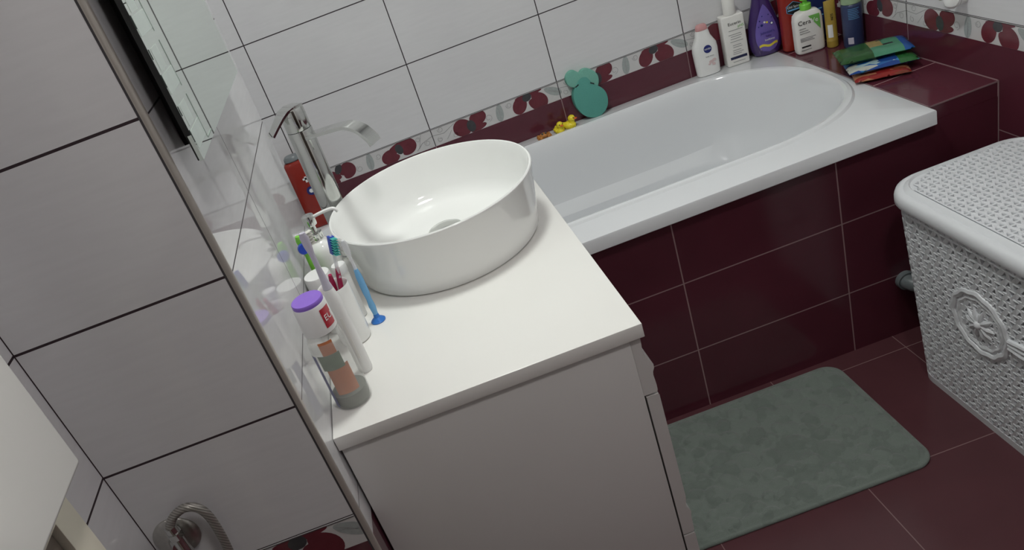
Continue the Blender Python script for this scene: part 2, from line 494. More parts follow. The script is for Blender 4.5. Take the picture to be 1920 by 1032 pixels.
# ------------------------------------------------------------------ bathtub
def build_tub():
    x0, x1, y0, y1 = -.25, 1.3498, -.7249, -.0015
    cy, b = -.345, .282
    cL, cR, a = .13, 1.0, .328
    e = 2.35
    nE, nS = 40, 12
    def inner(d, dx=None, shelf=0):
        dx = d if dx is None else dx
        out = []
        for i in range(nE+1):                 # right end, from y- to y+
            t = -PI/2+PI*i/nE
            c, s = math.cos(t), math.sin(t)
            out.append((cR+(a-dx)*abs(c)**(2/e), cy+(b-d)*math.copysign(abs(s)**(2/e), s)))
        for i in range(1, nS):
            out.append((cR+(cL-cR)*i/nS, cy+(b-d)))
        for i in range(nE+1):
            t = PI/2+PI*i/nE
            c, s = math.cos(t), math.sin(t)
            out.append((cL-(a-dx)*abs(c)**(2/e), cy+(b-d)*math.copysign(abs(s)**(2/e), s)))
        for i in range(1, nS):
            out.append((cL+(cR-cL)*i/nS, cy-(b-d)))
        return out
    base = inner(0)
    def rect(ins):
        X0, X1, Y0, Y1 = x0+ins, x1-ins, y0+ins, y1-ins
        out = []
        for px, py in base:
            cx = min(max(px, cL), cR)
            dx, dy = px-cx, py-cy
            ts = []
            if dx > 1e-9: ts.append((X1-cx)/dx)
            if dx < -1e-9: ts.append((X0-cx)/dx)
            if dy > 1e-9: ts.append((Y1-cy)/dy)
            if dy < -1e-9: ts.append((Y0-cy)/dy)
            t = min(ts)
            out.append([cx+dx*t, cy+dy*t])
        for cx_, cy_ in ((X0,Y0),(X1,Y0),(X1,Y1),(X0,Y1)):   # snap the nearest point to each corner
            j = min(range(len(out)), key=lambda q: (out[q][0]-cx_)**2+(out[q][1]-cy_)**2)
            out[j] = [cx_, cy_]
        return out
    bm = bmesh.new()
    R = []
    def add(pts, z): R.append([(p[0], p[1], z if not callable(z) else z(p)) for p in pts])
    add(rect(.03), .551); add(rect(.002), .551); add(rect(0), .553); add(rect(0), .5835); add(rect(.0012), .5863); add(rect(.0038), .5873)
    add(inner(-.013), .5873); add(inner(-.0105), .5876); add(inner(-.005), .5925); add(inner(.003), .5940); add(inner(.011), .5915)
    def ss(a, b, x):
        t = min(1, max(0, (x-a)/(b-a))); return t*t*(3-2*t)
    def arm(p): return ss(1.17, .97, p[0])*ss(-.05, .10, p[0])
    def mixz(za, zn): return lambda p: zn+(za-zn)*arm(p)
    add(inner(.017), .582); add(inner(.022, .030), .54); add(inner(.031, .058), mixz(.45, .46)); add(inner(.035, .070), mixz(.412, .435))
    add(inner(.040, .082), mixz(.398, .41)); add(inner(.072, .112), mixz(.381, .36)); add(inner(.079, .120), mixz(.372, .345)); add(inner(.083, .128), mixz(.350, .33))
    add(inner(.096, .165), mixz(.28, .28)); add(inner(.108, .200), .230); add(inner(.125, .235), .204); add(inner(.16, .27), .195); add(inner(.17, .28), .192)
    vr = rings(bm, R, False, False)
    bm.faces.new(vr[-1])
    o = obj('tub_shell', bm, M['acrylic'], None, True, 27)
    return o
tub = root('bathtub', (.55, -.36, 0), 'long white built-in bathtub set in dark red tiles along the back wall', 'bathtub')
o = build_tub(); o.parent = tub; o.matrix_parent_inverse = Matrix.Translation((-.55, .36, 0))
bm = bmesh.new(); lathe(bm, [(.030, .1925), (.030, .195), (.026, .197), (.010, .1975)], (.10-.55, -.345+.36, 0), 28)
obj('drain', bm, M['chrome'], tub)

# ------------------------------------------------------------------ vanity
V = root('vanity_cabinet', (.22, -1.05, 0), 'white bathroom cabinet with wavy drawer pulls under the washbasin', 'cabinet')
def vp(o): o.parent = V; o.matrix_parent_inverse = Matrix.Translation((-.22, 1.05, 0)); return o
bm = bmesh.new(); box(bm, .0035, .4385, -1.345, -.742, .07, .7555, .0012)
vp(obj('carcass', bm, M['lacquer']))
bm = bmesh.new(); box(bm, .01, .40, -1.33, -.75, 0, .07); vp(obj('plinth', bm, M['lacquer'], smooth=False))
bm = bmesh.new(); box(bm, .4385, .4412, -1.3445, -.7425, .6515, .752); vp(obj('filler_strip', bm, M['lacquer'], smooth=False))
bm = bmesh.new(); box(bm, .4385, .4412, -1.338, -.749, .08, .651); vp(obj('shadow_gap', bm, M['seam'], smooth=False))
def front(z0, z1, prof):
    bm = bmesh.new()
    poly = [(.4412, z0)] + prof(z0, z1) + [(.4412, z1)]
    extrude_poly(bm, poly, 1, -1.3445, -.7425)
    return vp(obj('drawer', bm, M['lacquer'], smooth=True, angle=60))
def wave(z0, z1):
    pts = [(.4590, z0), (.4600, z0+.003)]
    for dz, x in ((.012,.4603), (.022,.4598), (.031,.4592), (.037,.4600), (.043,.4628), (.050,.4632), (.057,.4605), (.064,.4560), (.072,.4528), (.080,.4525), (.090,.4535), (.1005,.4540)):
        pts.append((x, z0+dz))
    return pts
def small(z0, z1):
    return [(.4590, z0), (.4605, z0+.003), (.461, z0+.02), (.4615, z0+.035), (.4632, z0+.045), (.4610, z0+.052), (.4570, z0+.058), (.4585, z0+.068), (.4605, z0+.08), (.4608, z1-.003), (.4595, z1)]
front(.6515, .752, wave)
front(.349, .6475, small)
front(.075, .345, small)
wt = root('worktop', (.23, -1.04, .756), 'glossy white countertop slab on the bathroom cabinet', 'countertop')
bm = bmesh.new(); box(bm, .001-.23, .4603-.23, -1.3501+1.04, -.7375+1.04, .0, .0235, .0012)
obj('top_slab', bm, M['laminate'], wt)

# ------------------------------------------------------------------ basin
SX, SY, SZ = .2495, -.890, .7797
bs = root('vessel_sink', (SX, SY, SZ), 'round white ceramic vessel basin standing on the countertop', 'sink')
bm = bmesh.new()
lathe(bm, [(.168,0),(.174,.0015),(.1775,.006),(.180,.02),(.187,.07),(.1935,.112),(.1952,.1165),(.1950,.1195),(.1935,.1212),(.1910,.1208),(.1895,.118),(.1870,.10),(.1820,.07),(.176,.045),(.165,.030),(.145,.022),(.10,.0185),(.05,.016),(.026,.0155),(.022,.012),(.001,.012)], (0,0,0), 96)
obj('bowl', bm, M['ceramic'], bs)
bm = bmesh.new()
lathe(bm, [(.024,.0158),(.031,.0175),(.0345,.021),(.0335,.0235),(.028,.0262),(.015,.028),(.001,.0284)], (.004,.022,0), 40)
props(obj('drain_cap', bm, M['chrome'], bs), 'chrome drain cap')

# ------------------------------------------------------------------ faucet
FX, FY = .062, -.7655
fa = root('tall_faucet', (FX, FY, .7797), 'tall chrome lever tap with a flat curved spout behind the basin', 'faucet', rz=math.atan2(-.618, .786))
bm = bmesh.new(); lathe(bm, [(.029,0),(.029,.004),(.0255,.006),(.0245,.05),(.0243,.272),(.0238,.2735)], seg=48); obj('body', bm, M['chrome'], fa)
bm = bmesh.new(); lathe(bm, [(.0236,.2745),(.0240,.276),(.0240,.312),(.0225,.316),(.012,.3175),(.001,.318)], seg=48); obj('cap', bm, M['chrome'], fa)
def ribbon(bm, pts, hw, th):
    """flat blade along pts (local x,z), half width along y"""
    rs = []
    for i, (x, z) in enumerate(pts):
        a = Vector(pts[max(i-1,0)]); b = Vector(pts[min(i+1,len(pts)-1)]); t = (b-a).normalized(); n = Vector((-t.y, t.x))
        w = hw[i] if isinstance(hw, list) else hw
        h = th/2
        q = []
        for s, u in ((-1,-1),(1,-1),(1,1),(-1,1)):
            q.append((x+n.x*h*u, s*w, z+n.y*h*u))
        rs.append(q)
    b = bmesh.new(); rings(b, rs)
    bmesh.ops.recalc_face_normals(b, faces=b.faces[:])
    merge(bm, b)
bm = bmesh.new()
sp = [tuple(p)[:2] for p in spline([(.018,.2585,0),(.05,.2625,0),(.09,.2670,0),(.118,.2680,0),(.142,.258,0),(.158,.240,0),(.163,.228,0)], 6)]
ribbon(bm, [(p[0], p[1]) for p in sp], .0150, .0065)
obj('spout', bm, M['chrome'], fa, True, 40)
bm = bmesh.new()
lv = [(.018,.3165),(.0,.3185),(-.018,.3155),(-.030,.3085),(-.042,.3005),(-.056,.2910),(-.062,.2870)]
ribbon(bm, lv, [.017,.0195,.0175,.0140,.012,.0105,.0100], .0045)
o = obj('lever', bm, M['chrome'], fa, True, 40)
o.rotation_euler = (0, 0, math.radians(76))

# ------------------------------------------------------------------ mirror
mr = root('wall_mirror', (.0, -1.155, 1.6), 'rectangular frosted-edge mirror standing off the left tiled wall', 'mirror')
def mp(o): o.parent = mr; o.matrix_parent_inverse = Matrix.Translation((0, 1.155, -1.6)); return o
MY0, MY1, MZ0, MZ1 = -1.390, -.932, 1.218, 2.02
bm = bmesh.new(); box(bm, .0255, .0300, MY0, MY1, MZ0, MZ1); mp(obj('glass', bm, M['mirror'], smooth=False))
bm = bmesh.new(); box(bm, .0005,   .0252, -1.320, -1.0, 1.224, 1.99); box(bm, .0235, .0253, MY0+.001, MY1-.001, MZ0+.001, MZ1-.001); box(bm, .0235, .0298, MY0-.0010, MY0-.0001, MZ0+.03, MZ1)
mp(obj('backing', bm, M['black'], smooth=False))
bm = bmesh.new()
z = MZ0+.012
k = 0
bmf = bmesh.new(); bme = bmesh.new()
while z < MZ1-.05:
    h = .050
    box(bmf, .0300, .03025, MY0+.004, -1.326, z, z+h*.42)
    box(bmf, .0300, .03022, MY0+.012, -1.345, z+h*.48, z+h*.98)
    box(bme, .0300, .0304, -1.3245, -1.3228, z-.004, z+h*.98)
    for ya_, yb_, za_, zb_ in ((.0008, .0030, .18, .46), (.0030, .0046, .78, 1.0)):
        bmd = bmesh.new(); box(bmd, .0298, .0304, MY0+ya_, MY0+yb_, z+h*za_, z+h*zb_); mp(obj('edge_mark', bmd, M['edge'], smooth=False))
    z += .0632
box(bme, .0300, .0304, -1.3228, -1.29, MZ0+.006, MZ0+.0078)
mp(obj('frosted_band', bmf, M['frost'], smooth=False)); mp(obj('etched_border', bme, M['etch'], smooth=False))

# ------------------------------------------------------------------ things on the countertop
CZ = .7797
# 1 clear bottle with violet cap top
r = root('cosmetic_bottle', (.0385, -1.2745, CZ), 'clear bottle with white cap and violet lid at the front of the countertop', 'bottle')
bm = bmesh.new(); lathe(bm, [(.020,0),(.025,.001),(.0272,.005),(.0275,.012),(.0275,.108),(.0262,.118),(.0235,.127),(.0205,.131)], seg=40); obj('body', bm, M['clearw'], r)
bm = bmesh.new(); lathe(bm, [(.018,.002),(.0245,.004),(.0258,.010),(.0258,.024),(.001,.0245)], seg=36); obj('base_fill', bm, M['dregs'], r)
def curved(bm, rad, a0, a1, z0, z1, n=12, slant=0.0, mi=0):
    for i in range(n):
        p, q = a0+(a1-a0)*i/n, a0+(a1-a0)*(i+1)/n
        vs = [bm.verts.new((rad*math.cos(t), rad*math.sin(t), z+slant*(t-a0))) for t, z in ((p,z0),(q,z0),(q,z1),(p,z1))]
        bm.faces.new(vs).material_index = mi
    return bm
A0 = -PI/2
bm = bmesh.new(); curved(bm, .0262, A0-.55, A0+.75, .030, .078); props(obj('front_label', bm, M['orange'], r), 'orange printed patch')
bm = bmesh.new(); curved(bm, .0262, A0-.35, A0+.45, .100, .122); props(obj('upper_label', bm, M['orange'], r), 'small orange printed patch')
bm = bmesh.new(); curved(bm, .0264, A0-.75, A0+.55, .074, .100); obj('green_label', bm, M['greenlab'], r)
bm = bmesh.new(); curved(bm, .0277, A0-1.45, A0-.85, .006, .10); obj('side_label', bm, M['bluegrey'], r)
bm = bmesh.new(); lathe(bm, [(.0200,.1295),(.0245,.1305),(.0248,.134),(.0238,.172),(.0228,.1745),(.001,.175)], seg=40); cp = obj('cap', bm, M['white'], r)
bm = bmesh.new(); lathe(bm, [(.0222,.1735),(.0226,.175),(.0226,.1795),(.0218,.181),(.001,.1815)], seg=40); o = obj('cap_top', bm, M['violetcap'], cp)
bm = bmesh.new(); curved(bm, .0250, A0+.55, A0+1.30, .138, .168); o = obj('cap_sticker', bm, M['redlabel'], cp)
o = text_obj('lettering', 'EU', .013, M['white'], cp, (.0257*math.cos(A0+.92), .0257*math.sin(A0+.92), .153), (PI/2, 0, .92))
# 2 electric toothbrush
r = root('electric_toothbrush', (.0605, -1.2085, CZ), 'white electric toothbrush standing upright beside the violet-lidded bottle', 'toothbrush')
bm = bmesh.new(); loft(bm, [(0,.0100,.0100,2),(.004,.0112,.0112,2),(.05,.0115,.0113,2),(.10,.0115,.0112,2),(.132,.0108,.0104,2),(.150,.0082,.0078,2),(.153,.0076,.0072,2)], n=28); obj('handle', bm, M['white'], r)
bm = bmesh.new(); loft(bm, [(.03,.0022,.0005,4,0,-.0113),(.105,.0022,.0005,4,0,-.0113)], n=12); 
obj('grip_strip', bm, M['whitesat'], r)
bm = bmesh.new(); loft(bm, [(.1535,.0076,.0072,2),(.165,.0058,.0055,2),(.19,.0042,.0042,2),(.212,.0040,.0040,2),(.226,.0060,.0042,2),(.240,.0066,.0040,2),(.248,.0045,.0032,2)], n=20); nk = obj('brush_head', bm, M['lavgrey'], r)
def tufts(name, mats, parent, cx, cy, z0, z1, dirx, diry, n=4, m=5, w=.0085, ln=.009):
    bm = bmesh.new()
    s = Vector((-diry, dirx, 0))
    for i in range(n):
        for j in range(m):
            c = Vector((cx, cy, z0+(z1-z0)*(j+.5)/m)) + s*((i+.5)/n-.5)*w
            tube(bm, [tuple(c), tuple(c+Vector((dirx,diry,0))*ln)], .0009, 6)
    return obj(name, bm, mats, parent)
tufts('bristles', M['bristle'], nk, .003, .002, .224, .247, .85, .5, ln=.010)
# 3 tumbler and the brushes in it
r = root('tumbler', (.0505, -1.1065, CZ), 'white ceramic tumbler holding a red and white toothbrush', 'cup')
bm = bmesh.new(); lathe(bm, [(.021,0),(.0245,.001),(.0260,.005),(.0266,.03),(.0262,.104),(.0254,.1065),(.0242,.105),(.0238,.10),(.0240,.02),(.021,.008),(.001,.008)], seg=44); obj('cup_body', bm, M['ceramic'], r)
def leaning(name, base, top, label, cat, group=None):
    b, t = Vector(base), Vector(top)
    o = root(name, base, label, cat, group)
    o.rotation_euler = (t-b).to_track_quat('Z', 'Y').to_euler()
    return o, (t-b).length
r, L = leaning('toothbrush', (.045,-1.118,CZ+.010), (.0785,-1.1030,CZ+.178), 'red and white toothbrush with blue and teal bristles in the tumbler', 'toothbrush')
bm = bmesh.new(); loft(bm, [(0,.0035,.003,2),(.01,.0052,.004,2),(.06,.0055,.0042,2),(.115,.0050,.004,2),(.126,.003,.003,2)], n=20); obj('handle', bm, M['magenta'], r)
bm = bmesh.new(); loft(bm, [(.110,.0056,.0032,2),(.125,.0036,.003,2),(.148,.0028,.0026,2),(.153,.0050,.0028,2),(.176,.0055,.0028,2),(.181,.003,.002,2)], n=20); hd = obj('neck', bm, M['clearb'], r)
bm = bmesh.new(); box(bm, -.0060, .0060, -.0045, .0045, .150, .180, .001); o = obj('head_pad', bm, M['royal'], hd)
o = tufts('bristles', M['teal'], hd, -.005, 0, .150, .180, -1, 0, n=4, m=7, w=.009, ln=.013)
r, L = leaning('toothbrush', (.040,-1.094,CZ+.010), (.0560,-1.112,CZ+.135), 'second red toothbrush handle leaning at the back of the tumbler', 'toothbrush')
bm = bmesh.new(); loft(bm, [(0,.0035,.003,2),(.01,.0050,.004,2),(.10,.0055,.0042,2),(.12,.003,.003,2)], n=20); obj('handle', bm, M['magenta'], r)
# 4 blue suction toothbrush
r = root('suction_toothbrush', (.0915, -1.0755, CZ), 'light blue children\'s toothbrush standing on a blue suction foot', 'toothbrush')
bm = bmesh.new(); lathe(bm, [(.0125,0),(.0130,.0015),(.0105,.004),(.0055,.008),(.0045,.014),(.001,.0145)], seg=28); obj('suction_foot', bm, M['blue'], r)
bm = bmesh.new(); loft(bm, [(.012,.0040,.0036,2),(.03,.0058,.0045,2),(.045,.0045,.004,2),(.06,.0058,.0045,2),(.09,.0056,.0044,2),(.105,.0035,.003,2)], n=18); obj('handle', bm, M['lightblue'], r)
bm = bmesh.new(); loft(bm, [(.104,.0032,.003,2),(.13,.0026,.0024,2),(.137,.0048,.003,2),(.155,.0050,.003,2),(.160,.003,.002,2)], n=18); o = obj('neck', bm, M['clearb'], r)
# 5 tall white round container
r = root('deodorant', (.0245, -1.048, CZ), 'white round deodorant with a flat lid behind the violet-lidded bottle', 'deodorant')
bm = bmesh.new(); lathe(bm, [(.019,0),(.0225,.002),(.0225,.072),(.022,.074)], seg=36); obj('body', bm, M['whitesat'], r)
bm = bmesh.new(); lathe(bm, [(.0223,.0745),(.0226,.076),(.0226,.106),(.0216,.109),(.001,.1095)], seg=36); obj('lid', bm, M['white'], r)
# 6 green oral brush
r, L = leaning('electric_toothbrush', (.022,-1.001,CZ), (.0155,-1.0075,CZ+.168), 'green electric toothbrush with a round blue brush head beside the wall', 'toothbrush')
bm = bmesh.new(); loft(bm, [(0,.0105,.0105,2),(.004,.0115,.0115,2),(.068,.0105,.0105,2),(.080,.0070,.0070,2)], n=24); obj('handle', bm, M['darkgrey'], r)
bm = bmesh.new(); loft(bm, [(.080,.0068,.0062,2),(.10,.0062,.0056,2),(.126,.0050,.0042,2),(.138,.0046,.0040,2),(.146,.0082,.0050,2),(.158,.0092,.0050,2),(.168,.0050,.0034,2)], n=24); hd = obj('brush_stem', bm, M['limegreen'], r)
bm = bmesh.new()
b = bmesh.new(); lathe(b, [(.0080,0),(.0098,.001),(.0098,.009),(.0085,.0125),(.001,.0127)], seg=20)
merge(bm, b, Matrix.Translation((.004,-.003,.146)) @ Matrix.Rotation(math.radians(75), 4, Vector((.55,.83,0))))
obj('bristles', bm, M['royal'], hd)
# 7 soap dispenser
r = root('soap_dispenser', (.038, -.963, CZ), 'white soap dispenser with a chrome pump between the wall and basin', 'soap dispenser', rz=math.radians(-12))
bm = bmesh.new(); lathe(bm, [(.020,0),(.0245,.001),(.0255,.005),(.0255,.105),(.0245,.116),(.020,.126),(.0125,.131),(.0115,.134)], seg=40); obj('body', bm, M['ceramic'], r)
bm = bmesh.new(); lathe(bm, [(.0120,.134),(.0125,.136),(.0125,.146),(.0060,.147),(.0055,.160),(.0105,.161),(.0110,.164),(.0110,.178),(.0100,.180),(.001,.1805)], seg=32)
pmp = obj('pump', bm, M['chrome'], r)
bm = bmesh.new(); tube(bm, spline([(.006,0,.174),(.025,0,.178),(.045,0,.180),(.052,0,.1765),(.054,0,.172)], 5), .0030, 12); obj('nozzle', bm, M['white'], pmp)
# 8 small white jar beside the basin foot
r = root('lotion_bottle', (.0620, -1.0360, CZ), 'narrow white bottle between the tumbler and basin', 'bottle')
bm = bmesh.new(); lathe(bm, [(.010,0),(.0118,.001),(.0120,.090),(.0115,.092)], seg=30); obj('body', bm, M['whitesat'], r)
bm = bmesh.new(); lathe(bm, [(.0125,.0915),(.0128,.093),(.0128,.104),(.0118,.1065),(.001,.107)], seg=30); obj('lid', bm, M['white'], r)

# ------------------------------------------------------------------ bottles on the bath rim and tiled ledge
RZ = ZR + .0003
FR = (PI/2, 0, 0)
# red bottle in the far left corner of the bath
r = root('shower_gel_bottle', (-.066, -.048, RZ), 'large red bottle with grey cap standing at the bath corner behind the tap', 'bottle')
bm = bmesh.new(); loft(bm, [(0,.040,.026),(.004,.044,.029),(.06,.046,.030),(.17,.046,.029),(.196,.045,.026),(.204,.040,.022),(.207,.030,.018)], 3.6); obj('body', bm, M['red'], r)
bm = bmesh.new(); loft(bm, [(.2072,.022,.018,2.4,-.014),(.210,.024,.020,2.4,-.014),(.217,.023,.019,2.4,-.014),(.222,.018,.015,2.4,-.014)], 2.4); obj('cap', bm, M['pipegrey'], r)
bm = bmesh.new(); b = bmesh.new(); lathe(b, [(.013,0),(.013,.0008)], seg=28); merge(bm, b, Matrix.Translation((.004,-.0305,.115)) @ Matrix.Rotation(PI/2, 4, 'X'))
lb = obj('badge', bm, M['navy'], r)
bm = bmesh.new(); b = bmesh.new(); lathe(b, [(.006,0),(.006,.0006)], seg=20); merge(bm, b, Matrix.Translation((.004,-.0314,.115)) @ Matrix.Rotation(PI/2, 4, 'X')); obj('badge_dot', bm, M['white'], lb)
bm = bmesh.new(); box(bm, -.006, .010, -.0308, -.0303, .150, .156); box(bm, .000, .006, -.0308, -.0303, .142, .160); obj('white_mark', bm, M['white'], r, False)

# small lotion bottle
r = root('lotion_bottle', (1.148, -.0265, RZ), 'small white lotion bottle with pink cap and round blue logo on the bath rim', 'bottle', rz=math.radians(-6))
bm = bmesh.new(); loft(bm, [(0,.030,.014),(.003,.0335,.0175),(.02,.0345,.018),(.075,.0365,.0185),(.092,.0345,.0175),(.108,.0255,.0150),(.116,.0215,.0135),(.130,.0190,.0120),(.134,.0175,.0115)], 2.8); obj('body', bm, M['white'], r)
bm = bmesh.new(); loft(bm, [(.1342,.0172,.0112),(.136,.0176,.0116),(.147,.0150,.0105),(.150,.0120,.0085)], 2.6); obj('cap', bm, M['pinkcap'], r)
bm = bmesh.new(); b = bmesh.new(); lathe(b, [(.0115,0),(.0115,.0007)], seg=32); merge(bm, b, Matrix.Translation((.003,-.0186,.080)) @ Matrix.Rotation(PI/2, 4, 'X')); lb = obj('logo_disc', bm, M['navy'], r)
text_obj('lettering', 'NIVEA', .0068, M['white'], lb, (.003,-.0196,.080), FR)
text_obj('print', 'body lotion', .0052, M['greyink'], r, (.006,-.0190,.058), FR)
bm = bmesh.new()
for (dx, dz, rr) in ((0,0,.007),(.009,.004,.006),(.006,-.008,.0055),(-.006,-.006,.004)):
    b = bmesh.new(); lathe(b, [(rr,0),(rr,.0004)], seg=18); merge(bm, b, Matrix.Translation((.008+dx,-.0182,.040+dz)) @ Matrix.Rotation(PI/2, 4, 'X') @ Matrix.Diagonal((1,.7,1,1)))
obj('flower_print', bm, mat('pale_pink_print', (.66,.50,.50), .4, var=.15, scale=200), r)

# flat white box shaped bottle
r = root('body_lotion_bottle', (1.2375, -.0265, RZ), 'tall flat white bottle with a dark blue stripe on the bath rim', 'bottle', rz=math.radians(-7))
bm = bmesh.new(); box(bm, -.0325, .0325, -.0185, .0185, 0, .148, .004, 3); obj('body', bm, M['whitesat'], r)
bm = bmesh.new(); lathe(bm, [(.017,.1482),(.0175,.150),(.0172,.192),(.0155,.195),(.001,.1955)], seg=36); obj('cap', bm, M['whitesat'], r)
text_obj('lettering', 'Eucerin', .0125, M['ink'], r, (.003,-.0190,.124), FR)
text_obj('lettering', 'pH5', .0105, M['greenink'], r, (.020,-.0190,.113), FR)
bm = bmesh.new()
for i, (a, b_, z) in enumerate(((-.016,.024,.104),(-.018,.018,.092),(-.012,.020,.086),(-.014,.016,.079),(-.016,.021,.071),(-.010,.014,.060),(-.010,.016,.054),(-.012,.012,.045),(-.012,.018,.039),(-.013,.012,.034),(-.016,.019,.011))):
    box(bm, a, b_, -.0190, -.0186, z, z+.0016)
obj('small_print', bm, M['greyink'], r, False)
bm = bmesh.new(); box(bm, -.022, .026, -.0191, -.0186, .020, .0275); obj('blue_stripe', bm, M['ink'] if False else mat('midnight_print', (.008,.012,.06), .4), r, False)

# purple baby bath bottle
r = root('baby_shampoo_bottle', (1.326, -.0355, RZ), 'purple teardrop shaped bottle with a yellow ribbon on its label', 'bottle', rz=math.radians(-8))
bm = bmesh.new(); loft(bm, [(0,.030,.018,2.2),(.003,.036,.023,2.2),(.02,.0445,.027,2.2),(.05,.0475,.028,2.2),(.09,.043,.026,2.2),(.125,.034,.023,2.2),(.150,.0265,.020,2.2),(.165,.0225,.018,2.2),(.172,.0205,.017,2.2)], 2.2, 48); obj('body', bm, M['purple'], r)
bm = bmesh.new(); loft(bm, [(.1722,.020,.0165,2.2),(.175,.021,.0175,2.2),(.205,.019,.016,2.2),(.210,.015,.012,2.2)], 2.2); obj('cap', bm, M['lilac'], r)
def prof_y(z):   # front surface of the purple bottle
    ks = [(0,.018),(.003,.023),(.02,.027),(.05,.028),(.09,.026),(.125,.023),(.150,.020),(.17,.017)]
    for (a, p), (b, q) in zip(ks[:-1], ks[1:]):
        if a <= z <= b: return p+(q-p)*(z-a)/(b-a)
    return .017
def prof_x(z):
    ks = [(0,.030),(.003,.036),(.02,.0445),(.05,.0475),(.09,.043),(.125,.034),(.150,.0265),(.17,.0225)]
    for (a, p), (b, q) in zip(ks[:-1], ks[1:]):
        if a <= z <= b: return p+(q-p)*(z-a)/(b-a)
    return .022
def drop_surface(x, z, lift=.0006):
    e = 2.2
    k = min(.98, abs(x)/prof_x(z))
    return (x, -prof_y(z)*(1-k**e)**(1/e)-lift, z)
bm = bmesh.new()
NZ, NX = 26, 14
gr = []
for i in range(NZ+1):
    k = i/NZ; z = .012+.138*k
    w = .0325*math.sin(PI*min(1, k*1.0)**.62)**.75 * (1 if k < .999 else 0) if 0 < k < 1 else .0008
    gr.append([bm.verts.new(drop_surface(w*(2*j/NX-1), z)) for j in range(NX+1)])
for i in range(NZ):
    for j in range(NX): bm.faces.new((gr[i][j], gr[i][j+1], gr[i+1][j+1], gr[i+1][j]))
lb = obj('label', bm, M['lilac'], r)
bm = bmesh.new()
gr = []
for i in range(3):
    gr.append([bm.verts.new(drop_surface(-.026+.052*j/16, .029+.0035*i+.0025*math.sin(j*.55), .0012)) for j in range(17)])
for i in range(2):
    for j in range(16): bm.faces.new((gr[i][j], gr[i][j+1], gr[i+1][j+1], gr[i+1][j]))
obj('ribbon_print', bm, M['yellow'], lb)
text_obj('lettering', "Johnson's", .0105, M['navy'], lb, (.000,-.0298,.071), FR)
text_obj('lettering', 'baby', .0085, M['purple'], lb, (.002,-.0300,.060), FR)
text_obj('lettering', 'bedtime', .0085, M['white'], lb, (.004,-.0300,.049), FR)
bm = bmesh.new()
for x, z, rr, m in ((-.012,.093,.0038,1),(.016,.092,.005,1),(.016,.092,.003,0),(-.004,.100,.003,0),(.003,.098,.003,2),(-.016,.106,.002,1),(.018,.108,.0018,1),(.010,.118,.0018,1),(-.008,.118,.0018,1),(-.021,.090,.0018,1)):
    b = bmesh.new(); lathe(b, [(rr,0),(rr,.0004)], seg=14)
    for f in b.faces: f.material_index = m
    merge(bm, b, Matrix.Translation((x, drop_surface(x, z)[1]-.0004-(.0004 if rr == .003 else 0), z)) @ Matrix.Rotation(PI/2, 4, 'X'))
obj('moon_and_dots_print', bm, [M['white'], M['navy'], M['yellow']], lb)

# red shower gel on the ledge
r = root('shower_gel_bottle', (1.3905, -.0805, RZ), 'orange-red bottle with a black hexagonal badge beside the purple bottle', 'bottle', rz=math.radians(-8))
bm = bmesh.new(); loft(bm, [(0,.030,.018),(.003,.0335,.021),(.02,.034,.0215),(.15,.034,.0215),(.165,.031,.020),(.170,.024,.017)], 3.4); obj('body', bm, M['red'], r)
bm = bmesh.new(); loft(bm, [(.1702,.024,.017),(.173,.026,.019),(.195,.025,.018),(.198,.021,.015)], 3.0); obj('cap', bm, M['red'], r)
def hexa(bm, cx, cz, w, h, y0, y1):
    poly = [(cx-w,cz-h*.45),(cx,cz-h),(cx+w,cz-h*.45),(cx+w,cz+h*.45),(cx,cz+h),(cx-w,cz+h*.45)]
    extrude_poly(bm, poly, 1, y1, y0)
bm = bmesh.new(); hexa(bm, 0, .122, .0205, .020, -.0214, -.0220); lb = obj('badge_rim', bm, M['lightblue'], r, False)
bm = bmesh.new(); hexa(bm, 0, .122, .0192, .0187, -.0218, -.0225); obj('badge', bm, M['ink'], lb, False)
text_obj('lettering', 'Old Spice', .0092, M['white'], lb, (0,-.0229,.127), FR)
bm = bmesh.new(); box(bm, -.017, .017, -.0229, -.0225, .1165, .1205); obj('badge_bar', bm, M['lightblue'], lb, False)
text_obj('lettering', 'CAPTAIN', .0055, M['white'], r, (0,-.0221,.112), FR)
text_obj('print', '3 in 1', .0080, M['white'], r, (-.002,-.0218,.060), FR)
bm = bmesh.new(); hexa(bm, 0, .047, .004, .004, -.0214, -.0220); obj('white_mark', bm, M['white'], r, False)

# white cleanser bottle
r = root('cleanser_bottle', (1.402, -.1365, RZ), 'white cleanser bottle with a green cap and green triangle print', 'bottle', rz=math.radians(-10))
bm = bmesh.new(); loft(bm, [(0,.034,.018),(.003,.0375,.021),(.012,.0385,.022),(.090,.0385,.022),(.106,.036,.021),(.115,.028,.017),(.119,.014,.0135,2)], 4.0, 56); obj('body', bm, M['whitesat'], r)
bm = bmesh.new(); lathe(bm, [(.0145,.1192),(.0150,.121),(.0150,.134),(.0135,.136),(.0065,.1365),(.0055,.146),(.0125,.1465),(.0130,.149),(.0120,.157),(.001,.158)], seg=32); cp = obj('pump_cap', bm, M['greencap'], r)
bm = bmesh.new(); tube(bm, [(0,0,.152),(.018,-.010,.1535),(.030,-.017,.150)], .0042, 10); obj('spout', bm, M['greencap'], cp)
bm = bmesh.new(); extrude_poly(bm, [(-.003,.105),(.027,.105),(.027,.062)], 1, -.0227, -.0220); lb = obj('triangle_print', bm, M['greenink'], r, False)
text_obj('lettering', 'Cera', .0175, M['ink'], r, (-.0145,-.0225,.090), FR)
text_obj('lettering', 'Ve', .0175, M['white'], r, (.013,-.0232,.090), FR)
bm = bmesh.new()
